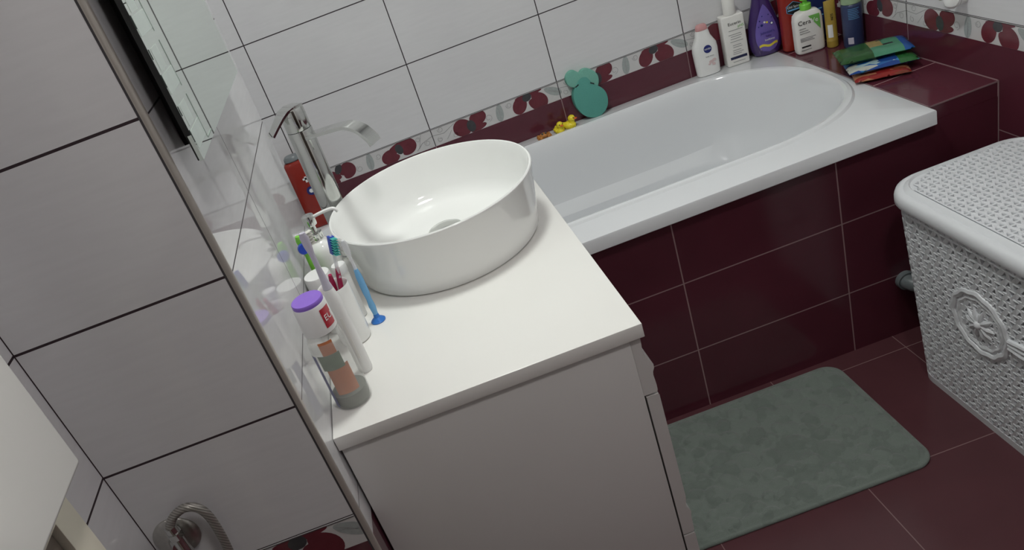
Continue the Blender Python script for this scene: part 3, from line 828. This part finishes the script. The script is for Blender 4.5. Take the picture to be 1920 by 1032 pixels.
for a, b_, z in ((-.030,-.012,.073),(-.030,-.006,.066),(-.030,-.002,.060),(-.030,.012,.046),(-.030,.004,.042),(-.030,.008,.038),(-.030,-.002,.0125)):
    box(bm, a, b_, -.0226, -.0221, z, z+.0017)
obj('small_print', bm, M['greyink'], r, False)
bm = bmesh.new(); box(bm, -.028, -.003, -.0226, -.0221, .020, .024); obj('dark_bar', bm, M['ink'], r, False)

# dark blue bottle behind
r = root('shampoo_bottle', (1.467, -.0645, RZ), 'dark blue bottle with a black cap in the corner behind the yellow tube', 'bottle', rz=math.radians(-10))
bm = bmesh.new(); loft(bm, [(0,.028,.016),(.003,.032,.019),(.12,.032,.019),(.135,.026,.017),(.139,.016,.014)], 3.2); obj('body', bm, M['nightblue'], r)
bm = bmesh.new(); lathe(bm, [(.016,.1392),(.0165,.141),(.0165,.165),(.015,.167),(.001,.1675)], seg=28); obj('cap', bm, M['darkgrey'], r)
bm = bmesh.new(); 
for a, b_, z in ((-.016,.014,.088),(-.014,.010,.075),(-.018,.016,.068),(-.006,.012,.040)): box(bm, a, b_, -.0196, -.0190, z, z+.003)
obj('small_print', bm, M['lightblue'], r, False)
# yellow tube
r = root('sun_cream_tube', (1.452, -.168, RZ), 'slim mustard yellow tube with white strip beside the green-capped bottle', 'tube', rz=math.radians(-10))
bm = bmesh.new(); loft(bm, [(0,.0135,.0135,2),(.002,.0150,.0150,2),(.020,.0152,.0152,2),(.021,.0145,.0145,2),(.105,.0145,.0140,2.2),(.124,.0148,.0060,3),(.130,.0150,.0030,4)], 2, 28); obj('body', bm, M['mustard'], r)
bm = bmesh.new(); curved(bm, .0150, -PI/2-1.0, -PI/2-.1, .030, .066); obj('white_strip', bm, M['white'], r)
text_obj('lettering', 'SUN', .0095, M['ink'], r, (-.002,-.0152,.088), (PI/2, PI/2, 0))
# blue can
r = root('aerosol_can', (1.4860, -.2140, RZ), 'round dark blue can with pale green lid against the right wall', 'can')
bm = bmesh.new(); lathe(bm, [(.022,0),(.0255,.001),(.0260,.004),(.0260,.112),(.0245,.117),(.0225,.119)], seg=40); obj('body', bm, M['bluecan'], r)
bm = bmesh.new(); lathe(bm, [(.0235,.1185),(.0250,.120),(.0250,.150),(.0235,.153),(.001,.1535)], seg=40); obj('lid', bm, M['limecap'], r)
bm = bmesh.new(); curved(bm, .0262, -PI/2-1.1, -PI/2-.55, .012, .030); obj('barcode_patch', bm, M['lavgrey'], r)
bm = bmesh.new()
for i in range(7): curved(bm, .0262, -PI/2-.9, -PI/2+.2-.1*(i % 3), .080+.0045*i, .0812+.0045*i)
obj('small_print', bm, M['lightblue'], r)

# flat wrapped packs
def pack(name, c, hx, hy, h, rz, m, label, panels=()):
    r = root(name, c, label, 'wipes pack', 'flat packs of wipes stacked on the tiled ledge', rz=math.radians(rz))
    bm = bmesh.new()
    N, K = 22, 14
    def P(i, j, s):
        u, v = 2*i/N-1, 2*j/K-1
        ed = max(abs(u), abs(v))
        pl = (1-abs(u)**4)*(1-abs(v)**4)
        z = h/2 + s*h/2*pl**.45 + .0012*noise.noise(Vector((u*3+c[0]*90, v*3, s)))
        if s < 0: z = max(z, 0)
        return (hx*u, hy*v, z)
    for s in (1, -1):
        g = [[bm.verts.new(P(i, j, s)) for j in range(K+1)] for i in range(N+1)]
        for i in range(N):
            for j in range(K):
                f = bm.faces.new((g[i][j], g[i+1][j], g[i+1][j+1], g[i][j+1]))
                if s > 0:
                    for (a0, a1, b0, b1, mi) in panels:
                        if a0 <= i/N < a1 and b0 <= j/K < b1: f.material_index = mi
    bmesh.ops.remove_doubles(bm, verts=bm.verts[:], dist=.0001)
    o = obj('wrapper', bm, m, r)
    return r
pack('wipes_pack', (1.405,-.445,RZ), .062, .050, .015, -24, [M['packred'], M['greenlab']], 'red wrapped flat pack at the bottom of the stack on the ledge')
pack('wipes_pack', (1.418,-.425,RZ+.0152), .078, .050, .017, -20, [M['packblue'], mat('dark_green_wrapper', (.03,.14,.04), .25, var=.4, scale=40)], 'blue and white flat pack in the middle of the stack on the ledge', [(.72, 1, 0, 1, 1)])
r = pack('wipes_pack', (1.4245,-.392,RZ+.0325), .084, .0525, .020, -20, [mat('forest_wrapper', (.022,.085,.022), .22, var=.4, scale=30), mat('sea_wrapper', (.07,.25,.15), .22, var=.25, scale=25), mat('cobalt_wrapper', (.015,.09,.33), .22, var=.2, scale=25), mat('ochre_print', (.32,.25,.10), .3, var=.4, scale=60), M['ink']],
     'green and blue flat pack on top of the stack on the ledge', [(.45,.86,0,1,1),(.42,.62,.42,.95,3),(.86,1,0,1,2),(.60,1,.86,1,2),(.62,.76,.40,.48,4),(.55,.66,.72,.80,4)])

# ------------------------------------------------------------------ bath toys
def duck(loc, rz, s, label):
    r = root('rubber_duck', loc, label, 'toy duck', 'rubber ducks on the bath rim', rz=math.radians(rz))
    bm = bmesh.new()
    b = bmesh.new(); bmesh.ops.create_uvsphere(b, u_segments=28, v_segments=18, radius=1)
    for v in b.verts:
        x, y, z = v.co
        z2 = z if z > -.55 else -.55
        tail = max(0, -x-.45)
        v.co = Vector((x*.021, y*(.0150+.001*x), z2*.0125+.0069+tail*tail*.028))*s
    merge(bm, b)
    b = bmesh.new(); bmesh.ops.create_uvsphere(b, u_segments=24, v_segments=16, radius=.0108*s); merge(bm, b, Matrix.Translation(Vector((.0115,0,.0270))*s))
    b = bmesh.new(); tube(b, [Vector((.009,0,.012))*s, Vector((.0108,0,.022))*s], [.0100*s, .0078*s], 18); merge(bm, b)
    for sy in (-1, 1):
        b = bmesh.new(); bmesh.ops.create_uvsphere(b, u_segments=16, v_segments=10, radius=1)
        merge(bm, b, Matrix.Translation(Vector((-.003, sy*.0135, .0095))*s) @ Matrix.Rotation(.25, 4, 'Y') @ Matrix.Diagonal((.0115*s, .0035*s, .0062*s, 1)))
    body = obj('body', bm, M['duck'], r)
    bm = bmesh.new(); b = bmesh.new(); bmesh.ops.create_uvsphere(b, u_segments=16, v_segments=10, radius=1)
    merge(bm, b, Matrix.Translation(Vector((.0230,0,.0262))*s) @ Matrix.Diagonal((.0062*s, .0055*s, .0026*s, 1)))
    obj('beak', bm, M['beak'], r)
    for sy in (-1, 1):
        bm = bmesh.new(); b = bmesh.new(); bmesh.ops.create_uvsphere(b, u_segments=10, v_segments=8, radius=.0018*s)
        merge(bm, b, Matrix.Translation(Vector((.0200, sy*.0058, .0300))*s)); obj('eye', bm, M['ink'], r)
    return r
duck((.707,-.0330,RZ), -35, 1.0, 'yellow rubber duck nearest the green sponge')
duck((.6735,-.0400,RZ), -75, .92, 'yellow rubber duck facing forward between the other duck and brown toy')
r = root('crab_toy', (.6250,-.0430,RZ), 'small brown rubber toy lying beside the yellow ducks', 'toy')
bm = bmesh.new()
b = bmesh.new(); bmesh.ops.create_uvsphere(b, u_segments=20, v_segments=12, radius=1); merge(bm, b, Matrix.Translation((0,0,.0085)) @ Matrix.Diagonal((.015,.011,.0085,1)))
for sx in (-1, 1):
    for k in (-1, 0, 1):
        tube(bm, spline([(sx*.011,k*.006,.008),(sx*.017,k*.009,.009),(sx*.019,k*.010,.0020)], 3), .0028, 8)
    b = bmesh.new(); bmesh.ops.create_uvsphere(b, u_segments=12, v_segments=8, radius=.0052); merge(bm, b, Matrix.Translation((sx*.012,-.012,.0065)))
obj('body', bm, M['brown'], r)
bm = bmesh.new()
for sx in (-1, 1):
    b = bmesh.new(); bmesh.ops.create_uvsphere(b, u_segments=10, v_segments=8, radius=.0030); merge(bm, b, Matrix.Translation((sx*.005,-.006,.0165)))
obj('eyes', bm, M['darkgrey'], r)

# ------------------------------------------------------------------ green foam sponge (fruit with a leaf) leaning on the wall
r = root('bath_sponge', (.784, -.0165, RZ), 'green foam bath sponge cut like a fruit leaning on the tiled wall', 'sponge')
r.rotation_euler = (math.radians(-4), math.radians(2), 0)
def chaikin(p, n=2):
    for _ in range(n):
        q = []
        for i in range(len(p)):
            a, b = Vector(p[i-1]), Vector(p[i])
            q += [tuple(a*.75+b*.25), tuple(a*.25+b*.75)]
        p = q
    return p
def sp_poly(pts): return chaikin([(x-.784, z-.5876) for x, z in pts])
body = [(.768,.712),(.752,.694),(.738,.668),(.739,.634),(.755,.602),(.782,.5855),(.810,.5865),(.831,.604),(.839,.632),(.833,.658),(.818,.674),(.803,.684),(.797,.697),(.788,.712)]
top = [(.766,.700),(.753,.688),(.741,.694),(.731,.703),(.729,.722),(.740,.738),(.758,.741),(.770,.729),(.774,.725),(.781,.733),(.798,.733),(.816,.720),(.825,.702),(.822,.680),(.812,.670),(.800,.680),(.786,.696)]
bm = bmesh.new(); extrude_poly(bm, sp_poly(body), 1, -.0150, .0135, 0, .0020)
o = obj('fruit', bm, M['sponge'], r)
bm = bmesh.new(); extrude_poly(bm, sp_poly(top), 1, -.0135, .0135, 0, .0020)
obj('leaf', bm, M['spongelight'], r)
bm = bmesh.new()
extrude_poly(bm, [(.795-.784,.689-.5876),(.806-.784,.683-.5876),(.8075-.784,.6855-.5876),(.797-.784,.6915-.5876)], 1, -.0160, -.0132)
obj('slit', bm, M['ink'], r, False)
bm = bmesh.new()
extrude_poly(bm, [(.752-.784,.690-.5876),(.762-.784,.6955-.5876),(.7608-.784,.6975-.5876),(.751-.784,.6925-.5876)], 1, -.0160, -.0132)
obj('slit', bm, M['ink'], r, False)

# ------------------------------------------------------------------ bath mat
r = root('bath_mat', (.7625, -.9125, .0005), 'sage green pebble-textured foam bath mat on the dark red floor', 'bath mat')
hx, hy = .2925, .193
def rr_inside(x, y, hx, hy, rad):
    ax, ay = abs(x)-(hx-rad), abs(y)-(hy-rad)
    d = math.hypot(max(ax,0), max(ay,0))-rad + min(max(ax, ay), 0)
    return -d          # distance to the outline, positive inside
random.seed(3)
peb = []
for i in range(900):
    p = (random.uniform(-hx, hx), random.uniform(-hy, hy), random.uniform(.016,.030))
    if all(math.hypot(p[0]-q[0], p[1]-q[1]) > (p[2]+q[2])*.74 for q in peb): peb.append(p)
peb = [(x, y, s, random.uniform(0, PI), random.uniform(.75, 1.0)) for x, y, s in peb]
def matz(x, y):
    d = rr_inside(x, y, hx, hy, .045)
    z = .0095
    if d < .006: z = .0035+.0045*math.sqrt(max(0, 1-(1-max(d,0)/.006)**2))
    elif d < .0085: z = .0070
    else:
        best = 0
        for (px, py, s, a, q) in peb:
            dx, dy = x-px, y-py
            if abs(dx) > s or abs(dy) > s: continue
            u = dx*math.cos(a)+dy*math.sin(a); v = (-dx*math.sin(a)+dy*math.cos(a))/q
            k = math.hypot(u, v)/s
            if k < 1: best = max(best, (1-k**3)**.6)
        z += .0060*best + .0008*noise.noise(Vector((x*40, y*40, 0)))
        z = min(z, .0072+(d-.0085)*.5) if d < .018 else z
    return z
bm = bmesh.new()
NX, NY = 210, 140
def mpt(i, j):
    # square grid squeezed into a rounded rectangle
    u, v = 2*i/NX-1, 2*j/NY-1
    x, y = u*hx, v*hy
    rad = .045
    ax, ay = abs(x)-(hx-rad), abs(y)-(hy-rad)
    if ax > 0 and ay > 0:
        m = max(ax, ay); l = math.hypot(ax, ay)
        f = m/l
        x = math.copysign(hx-rad+ax*f, x); y = math.copysign(hy-rad+ay*f, y)
    return x, y
g = []
for i in range(NX+1):
    row = []
    for j in range(NY+1):
        x, y = mpt(i, j); row.append(bm.verts.new((x, y, matz(x, y))))
    g.append(row)
for i in range(NX):
    for j in range(NY): bm.faces.new((g[i][j], g[i+1][j], g[i+1][j+1], g[i][j+1]))
loop = [g[i][0] for i in range(NX)] + [g[NX][j] for j in range(NY)] + [g[i][NY] for i in range(NX, 0, -1)] + [g[0][j] for j in range(NY, 0, -1)]
low = [bm.verts.new((v.co.x*.995, v.co.y*.995, 0)) for v in loop]
for k in range(len(loop)):
    q = (k+1) % len(loop); bm.faces.new((loop[k], low[k], low[q], loop[q]))
t = NT('sage_plush')
P_ = t.objc()
n1 = t.noise(P_, 700, 3); n2 = t.math('GREATER_THAN', t.noise(P_, 24, 2), .52)
n2 = t.math('MULTIPLY', n2, t.noise(P_, 60, 3))
c = t.mix(n1, (.115,.142,.125), (.205,.238,.212)); c = t.mix(t.math('MULTIPLY', n2, .6), c, (.085,.105,.092))
t.set(color=c, rough=.95, sheen=.3); t.bump(n1, .8, .0015)
obj('foam_pad', bm, t.m, r, True, 180)

# ------------------------------------------------------------------ laundry basket
BX0, BX1, BY0, BY1 = 1.152, 1.505, -1.285, -.800     # lid outline
bk = root('laundry_basket', ((BX0+BX1)/2, (BY0+BY1)/2, 0), 'white woven-look plastic laundry basket with lid against the right wall', 'laundry basket')
cx, cy = 0, 0
hX, hY = (BX1-BX0)/2, (BY1-BY0)/2
def rrect(hx, hy, rad, n):
    """n points evenly spaced along a rounded rectangle, with outward normals"""
    segs = []
    L = 0
    parts = [('l', (hx, -hy+rad), (hx, hy-rad), (1,0)), ('a', (hx-rad, hy-rad), 0), ('l', (hx-rad, hy), (-hx+rad, hy), (0,1)), ('a', (-hx+rad, hy-rad), PI/2),
             ('l', (-hx, hy-rad), (-hx, -hy+rad), (-1,0)), ('a', (-hx+rad, -hy+rad), PI), ('l', (-hx+rad, -hy), (hx-rad, -hy), (0,-1)), ('a', (hx-rad, -hy+rad), 1.5*PI)]
    lens = [math.dist(p[1], p[2]) if p[0] == 'l' else rad*PI/2 for p in parts]
    T = sum(lens); out = []
    for k in range(n):
        s = T*k/n
        for p, l in zip(parts, lens):
            if s <= l or p is parts[-1]:
                f = min(1, s/l)
                if p[0] == 'l': out.append((p[1][0]+(p[2][0]-p[1][0])*f, p[1][1]+(p[2][1]-p[1][1])*f, p[3][0], p[3][1]))
                else:
                    a = p[2]+f*PI/2; out.append((p[1][0]+rad*math.cos(a), p[1][1]+rad*math.sin(a), math.cos(a), math.sin(a)))
                break
            s -= l
    return out
BH = .485
def bpt(k, n, z, out=0.0, cache={}):
    key = (n, round(z, 5))
    if key not in cache:
        f = z/BH
        cache[key] = rrect(hX-.045+.032*f, hY-.045+.032*f, .045+.02*f, n)
    kk = k % n
    a = int(math.floor(kk)); b = (a+1) % n; fr = kk-a
    A, B = cache[key][a], cache[key][b]
    x, y, nx, ny = [A[q]*(1-fr)+B[q]*fr for q in range(4)]
    return (x+nx*out, y+ny*out, z)
bm = bmesh.new()
NC, NR = 82, 25
z0b, z1b = .018, .478
ch = (z1b-z0b)/NR
def woven_cell(bm, P, ph, depth=-.0035, lift=.0016):
    """P(u,v,out)->xyz over one unit cell; a raised frame around a sunken triangular slot"""
    A, B, C, D = [bm.verts.new(P(u, v, 0)) for u, v in ((0,0),(1,0),(1,1),(0,1))]
    tri = ((.12,.16),(.88,.16),(.60,.88)) if ph else ((.88,.84),(.12,.84),(.40,.12))
    a, b, c = [bm.verts.new(P(u, v, lift)) for u, v in tri]
    cu = sum(t[0] for t in tri)/3; cv = sum(t[1] for t in tri)/3
    ia, ib, ic = [bm.verts.new(P(cu+(u-cu)*.86, cv+(v-cv)*.86, depth)) for u, v in tri]
    if ph: fs = ((A,B,b,a),(B,C,c,b),(C,D,c),(D,A,a,c))
    else: fs = ((C,D,b,a),(D,A,c,b),(A,B,c),(B,C,a,c))
    for f in fs: bm.faces.new(f)
    for f in ((a,b,ib,ia),(b,c,ic,ib),(c,a,ia,ic)): bm.faces.new(f)
for j in range(NR):
    for i in range(NC):
        off = .5 if j % 2 else 0
        woven_cell(bm, lambda u, v, o, i=i, j=j, off=off: bpt(i+u+off, NC, z0b+(j+v)*ch, o), (i+j) % 2 == 0)
bmesh.ops.remove_doubles(bm, verts=bm.verts[:], dist=.00005)
# solid foot and top rim
for (za, zb_, o1) in ((.0, .0185, .0015), (.4775, .486, .002)):
    n = 128
    rs = [[bpt(i, n, za, -.006) for i in range(n)], [bpt(i, n, za, o1) for i in range(n)], [bpt(i, n, zb_, o1) for i in range(n)], [bpt(i, n, zb_, -.006) for i in range(n)]]
    rings(bm, rs, za == 0, False)
bo = obj('body', bm, M['basket'], bk, True, 22)
# raised rosette with a ribbon band on the side panel
bm = bmesh.new()
EC = (-.024, .286)      # local y, z on the room-facing side
def side_x(z): return -(hX-.045+.032*z/BH)
def sp3(y, z, o): return (side_x(z)-o, y, z)
def ring_tube(R, rad, n=120, ry=1.0):
    pts = []
    for i in range(n+1):
        a = 2*PI*i/n
        wob = 1+.022*math.cos(12*a)
        pts.append(sp3(EC[0]+R*wob*math.cos(a)*ry, EC[1]+R*wob*math.sin(a), -.0030))
    tube(bm, pts, rad, 8, False)
ring_tube(.072, .0085); ring_tube(.058, .0060)
for i in range(10):
    a = 2*PI*i/10
    p0 = sp3(EC[0]+.006*math.cos(a), EC[1]+.006*math.sin(a), .001)
    p1 = sp3(EC[0]+.024*math.cos(a), EC[1]+.024*math.sin(a), .0005)
    p2 = sp3(EC[0]+.039*math.cos(a), EC[1]+.039*math.sin(a), -.001)
    tube(bm, [p0, p1, p2], [.0050,.0068,.0025], 8)
b = bmesh.new(); bmesh.ops.create_uvsphere(b, u_segments=16, v_segments=10, radius=.010); merge(bm, b, Matrix.Translation(sp3(EC[0], EC[1], .002)))
for dz, rd in ((-.012,.0055),(0,.0050),(.012,.0055)):
    tube(bm, [sp3(-.102, EC[1]+dz*.7, .002), sp3(-.135, EC[1]+dz+.004, .0035), sp3(-.185, EC[1]+dz+.010, .0035)], rd, 8)
bmesh.ops.scale(bm, vec=(1,1,1), verts=bm.verts[:])
obj('rosette', bm, M['basket'], bk)
# lid
bm = bmesh.new()
n = 120
def lr(ins, z, rad=.085):
    return [(p[0], p[1], z) for p in rrect(hX-ins, hY-ins, max(.02, rad-ins), n)]
LZ = .500
rings(bm, [lr(.007,LZ-.022), lr(.002,LZ-.022), lr(.0,LZ-.019), lr(.0,LZ-.006), lr(.003,LZ+.003), lr(.009,LZ+.0075), lr(.014,LZ+.0085), lr(.018,LZ+.0080), lr(.023,LZ+.0130), lr(.028,LZ+.0155), lr(.031,LZ+.0120)], False, True)
def inlid(x, y):
    ins = .0305; rad = .056; hx_, hy_ = hX-ins, hY-ins
    return rr_inside(x, y, hx_, hy_, rad) > 0
cs = .0132
nx, ny = int(2*hX/cs)+1, int(2*hY/cs)+1
for i in range(-nx//2, nx//2+1):
    for j in range(-ny//2-1, ny//2+2):
        off = .5*cs if i % 2 else 0
        X, Y = i*cs, j*cs+off
        if all(inlid(X+a*cs, Y+b_*cs) for a in (0,1) for b_ in (0,1)):
            dome = lambda x, y: .0025*(1-(x/hX)**2)*(1-(y/hY)**2)
            woven_cell(bm, lambda u, v, o, X=X, Y=Y: (X+u*cs, Y+v*cs, LZ+.0150+o+dome(X, Y)*0), (i+j) % 2 == 0, depth=-.0022, lift=.0010)
bmesh.ops.remove_doubles(bm, verts=bm.verts[:], dist=.00005)
obj('lid', bm, M['basket'], bk, True, 45)

# ------------------------------------------------------------------ waste pipe from the apron
r = root('waste_pipe', (1.268, YA, .160), 'grey plastic pipe elbow coming out of the bath apron behind the basket', 'pipe')
bm = bmesh.new(); b = bmesh.new()
tube(b, spline([(0,.0,0),(0,-.020,0),(.010,-.036,-.002),(.030,-.044,-.006),(.075,-.050,-.012),(.14,-.052,-.018)], 6), .0185, 24); merge(bm, b)
obj('pipe', bm, M['pipegrey'], r)
bm = bmesh.new(); tube(bm, [(0,.0,0),(0,-.014,0)], .0235, 28); tube(bm, [(.036,-.0455,-.0070),(.050,-.0475,-.0088)], .0225, 28); tube(bm, [(.056,-.0480,-.0095),(.060,-.0484,-.0101)], .0220, 28); tube(bm, [(.080,-.0503,-.0125),(.112,-.0515,-.0155)], .0215, 28)
obj('collar', bm, M['pipegrey'], r)

# ------------------------------------------------------------------ wall hook / bath lever on the right wall
r = root('wall_hook', (XR, -.600, .760), 'white rounded wall knob above the flower border on the right wall', 'wall hook')
bm = bmesh.new(); b = bmesh.new(); bmesh.ops.create_icosphere(b, subdivisions=2, radius=.0205); merge(bm, b, Matrix.Translation((-.030,0,.004)) @ Matrix.Diagonal((.8,1,.92,1)))
obj('knob', bm, M['white'], r, True, 20)
bm = bmesh.new(); tube(bm, [(-.0002,0,0),(-.016,0,.001)], .012, 20); obj('stem', bm, M['white'], r)
r = root('wall_hook', (XR, -.553, .765), 'small beige wall hook to the left of the white knob', 'wall hook')
bm = bmesh.new(); tube(bm, [(-.0002,0,0),(-.004,0,0),(-.006,0,0),(-.024,0,.002),(-.028,0,.002)], [.017,.017,.010,.012,.009], 20); obj('peg', bm, M['beige'], r)

# ------------------------------------------------------------------ stop valve with flexible hose on the return wall
r = root('stop_valve', (-.235, YN, .757), 'chrome stop valve with a round wall plate and braided hose', 'valve')
bm = bmesh.new(); b = bmesh.new(); lathe(b, [(.0315,-.001),(.0315,.002),(.029,.005),(.020,.0085),(.013,.010)], seg=40); merge(bm, b, Matrix.Rotation(PI/2, 4, 'X')); obj('wall_plate', bm, M['steel'], r)
bm = bmesh.new(); tube(bm, [(0,-.009,0),(.009,-.026,0)], .0105, 20); tube(bm, [(.010,-.021,-.030),(.010,-.021,.016)], .0092, 20); tube(bm, [(.010,-.021,.014),(.010,-.021,.0235)], .0105, 6)
obj('valve_body', bm, M['chrome'], r)
bm = bmesh.new(); tube(bm, [(.010,-.021,-.030),(.010,-.021,-.036),(.010,-.021,-.055)], [.010,.0145,.0135], 10); obj('valve_knob', bm, M['steel'], r)
bm = bmesh.new()
pts = spline([(.010,-.021,.024),(.0105,-.021,.034),(.022,-.021,.047),(.040,-.021,.054),(.055,-.021,.047),(.062,-.021,.028),(.062,-.021,-.006),(.058,-.021,-.045),(.050,-.022,-.12),(.030,-.022,-.22),(.005,-.020,-.32)], 14)
rad = [.0060]*len(pts)
tube(bm, pts, rad, 12)
t = NT('braided_steel')
w = t.n.new('ShaderNodeTexWave'); w.inputs['Scale'].default_value = 110; w.wave_type = 'BANDS'; w.bands_direction = 'DIAGONAL'
t.l.new(t.objc(), w.inputs[0])
t.set(color=t.mix(w.outputs['Fac'], (.26,.25,.23), (.52,.50,.46)), rough=.4, metal=.7); t.bump(w.outputs['Fac'], .3, .001)
hs = obj('hose', bm, t.m, r)
bm = bmesh.new(); tube(bm, [(.010,-.021,.022),(.010,-.021,.034)], .0080, 20); obj('ferrule', bm, M['chrome'], hs)

# ------------------------------------------------------------------ cabinet and cupboard on the entry side
r = root('wall_cabinet', (XL, -1.83, 1.048), 'white wall cabinet with rounded edges at the lower left corner', 'cabinet')
bm = bmesh.new(); box(bm, .0005, .104, -.21, .2155, 0, .62, .003); obj('carcass', bm, M['laminate'], r)
bm = bmesh.new(); box(bm, .1045, .1225, -.21, .2165, -.001, .62, .005, 4); dr = obj('door', bm, M['laminate'], r)
bm = bmesh.new(); tube(bm, spline([(.1225,-.17,.30),(.145,-.17,.31),(.145,-.17,.40),(.1225,-.17,.41)], 5), .004, 10); obj('handle', bm, M['chrome'], dr)
r = root('low_cupboard', (XL, -1.85, 0), 'low cupboard with cream frame and taupe door below the white wall cabinet', 'cupboard')
bm = bmesh.new(); box(bm, .0005, .052, -.24, .258, 0, 1.035); box(bm, .052, .0726, .222, .260, 0, 1.037, .0015); box(bm, .052, .0726, -.24, -.205, 0, 1.037, .0015); box(bm, .052, .0726, -.205, .222, 1.0, 1.037); box(bm, .052, .0726, -.205, .222, 0, .06)
obj('frame', bm, M['cream'], r)
bm = bmesh.new(); box(bm, .0522, .064, -.203, .220, .062, .998); obj('door', bm, M['taupe'], r, False)

# ------------------------------------------------------------------ lamps
def ceiling_lamp(x, y, rad, label, strength, colr):
    r = root('ceiling_light', (x, y, CEIL-.035), label, 'lamp')
    bm = bmesh.new(); lathe(bm, [(rad+.012,.0349),(rad+.012,.004),(rad+.008,0),(rad,0),(rad,.0349)], seg=48, cap0=False, cap1=False); obj('rim', bm, M['white'], r)
    t = NT('lamp_glow'); t.b.inputs['Emission Color'].default_value = colr+(1,); t.b.inputs['Emission Strength'].default_value = strength
    t.b.inputs['Base Color'].default_value = (.8,.8,.8,1)
    bm = bmesh.new(); lathe(bm, [(rad-.001,.030),(rad-.001,.004),(.001,.003)], seg=48); obj('diffuser', bm, t.m, r)
ceiling_lamp(.40, -1.02, .13, 'round white ceiling lamp above the washbasin', 64, (.965,1.0,.955))
ceiling_lamp(.62, -2.15, .10, 'smaller round fill lamp added on the ceiling towards the camera', 66, (1.0,.955,.945))  # unseen fill lamp, added to brighten the surfaces facing the camera

w = bpy.data.worlds.new('World'); scene.world = w; w.use_nodes = True
w.node_tree.nodes['Background'].inputs[0].default_value = (.5,.52,.55,1)
w.node_tree.nodes['Background'].inputs[1].default_value = .05

# ------------------------------------------------------------------ camera
cd = bpy.data.cameras.new('camera'); cam = bpy.data.objects.new('camera', cd); col.objects.link(cam)
cam.location = (.24713, -2.26398, 1.43465)
cam.rotation_mode = 'XYZ'
cam.rotation_euler = (1.0589, .3215, -.1672)
cd.sensor_width = 36; cd.sensor_fit = 'HORIZONTAL'
cd.lens = 1500.757/1920*36
cd.shift_x = (960-849.434)/1920
cd.clip_start = .02
scene.camera = cam
scene.view_settings.view_transform = 'Standard'
scene.view_settings.look = 'None'
scene.view_settings.gamma = 1
scene.view_settings.use_curve_mapping = False
scene.view_settings.exposure = 0.40
scene.cycles.max_bounces = 10
scene.cycles.diffuse_bounces = 6
scene.cycles.glossy_bounces = 5
scene.cycles.transparent_max_bounces = 12
scene.cycles.use_denoising = True
scene.cycles.sample_clamp_indirect = 4
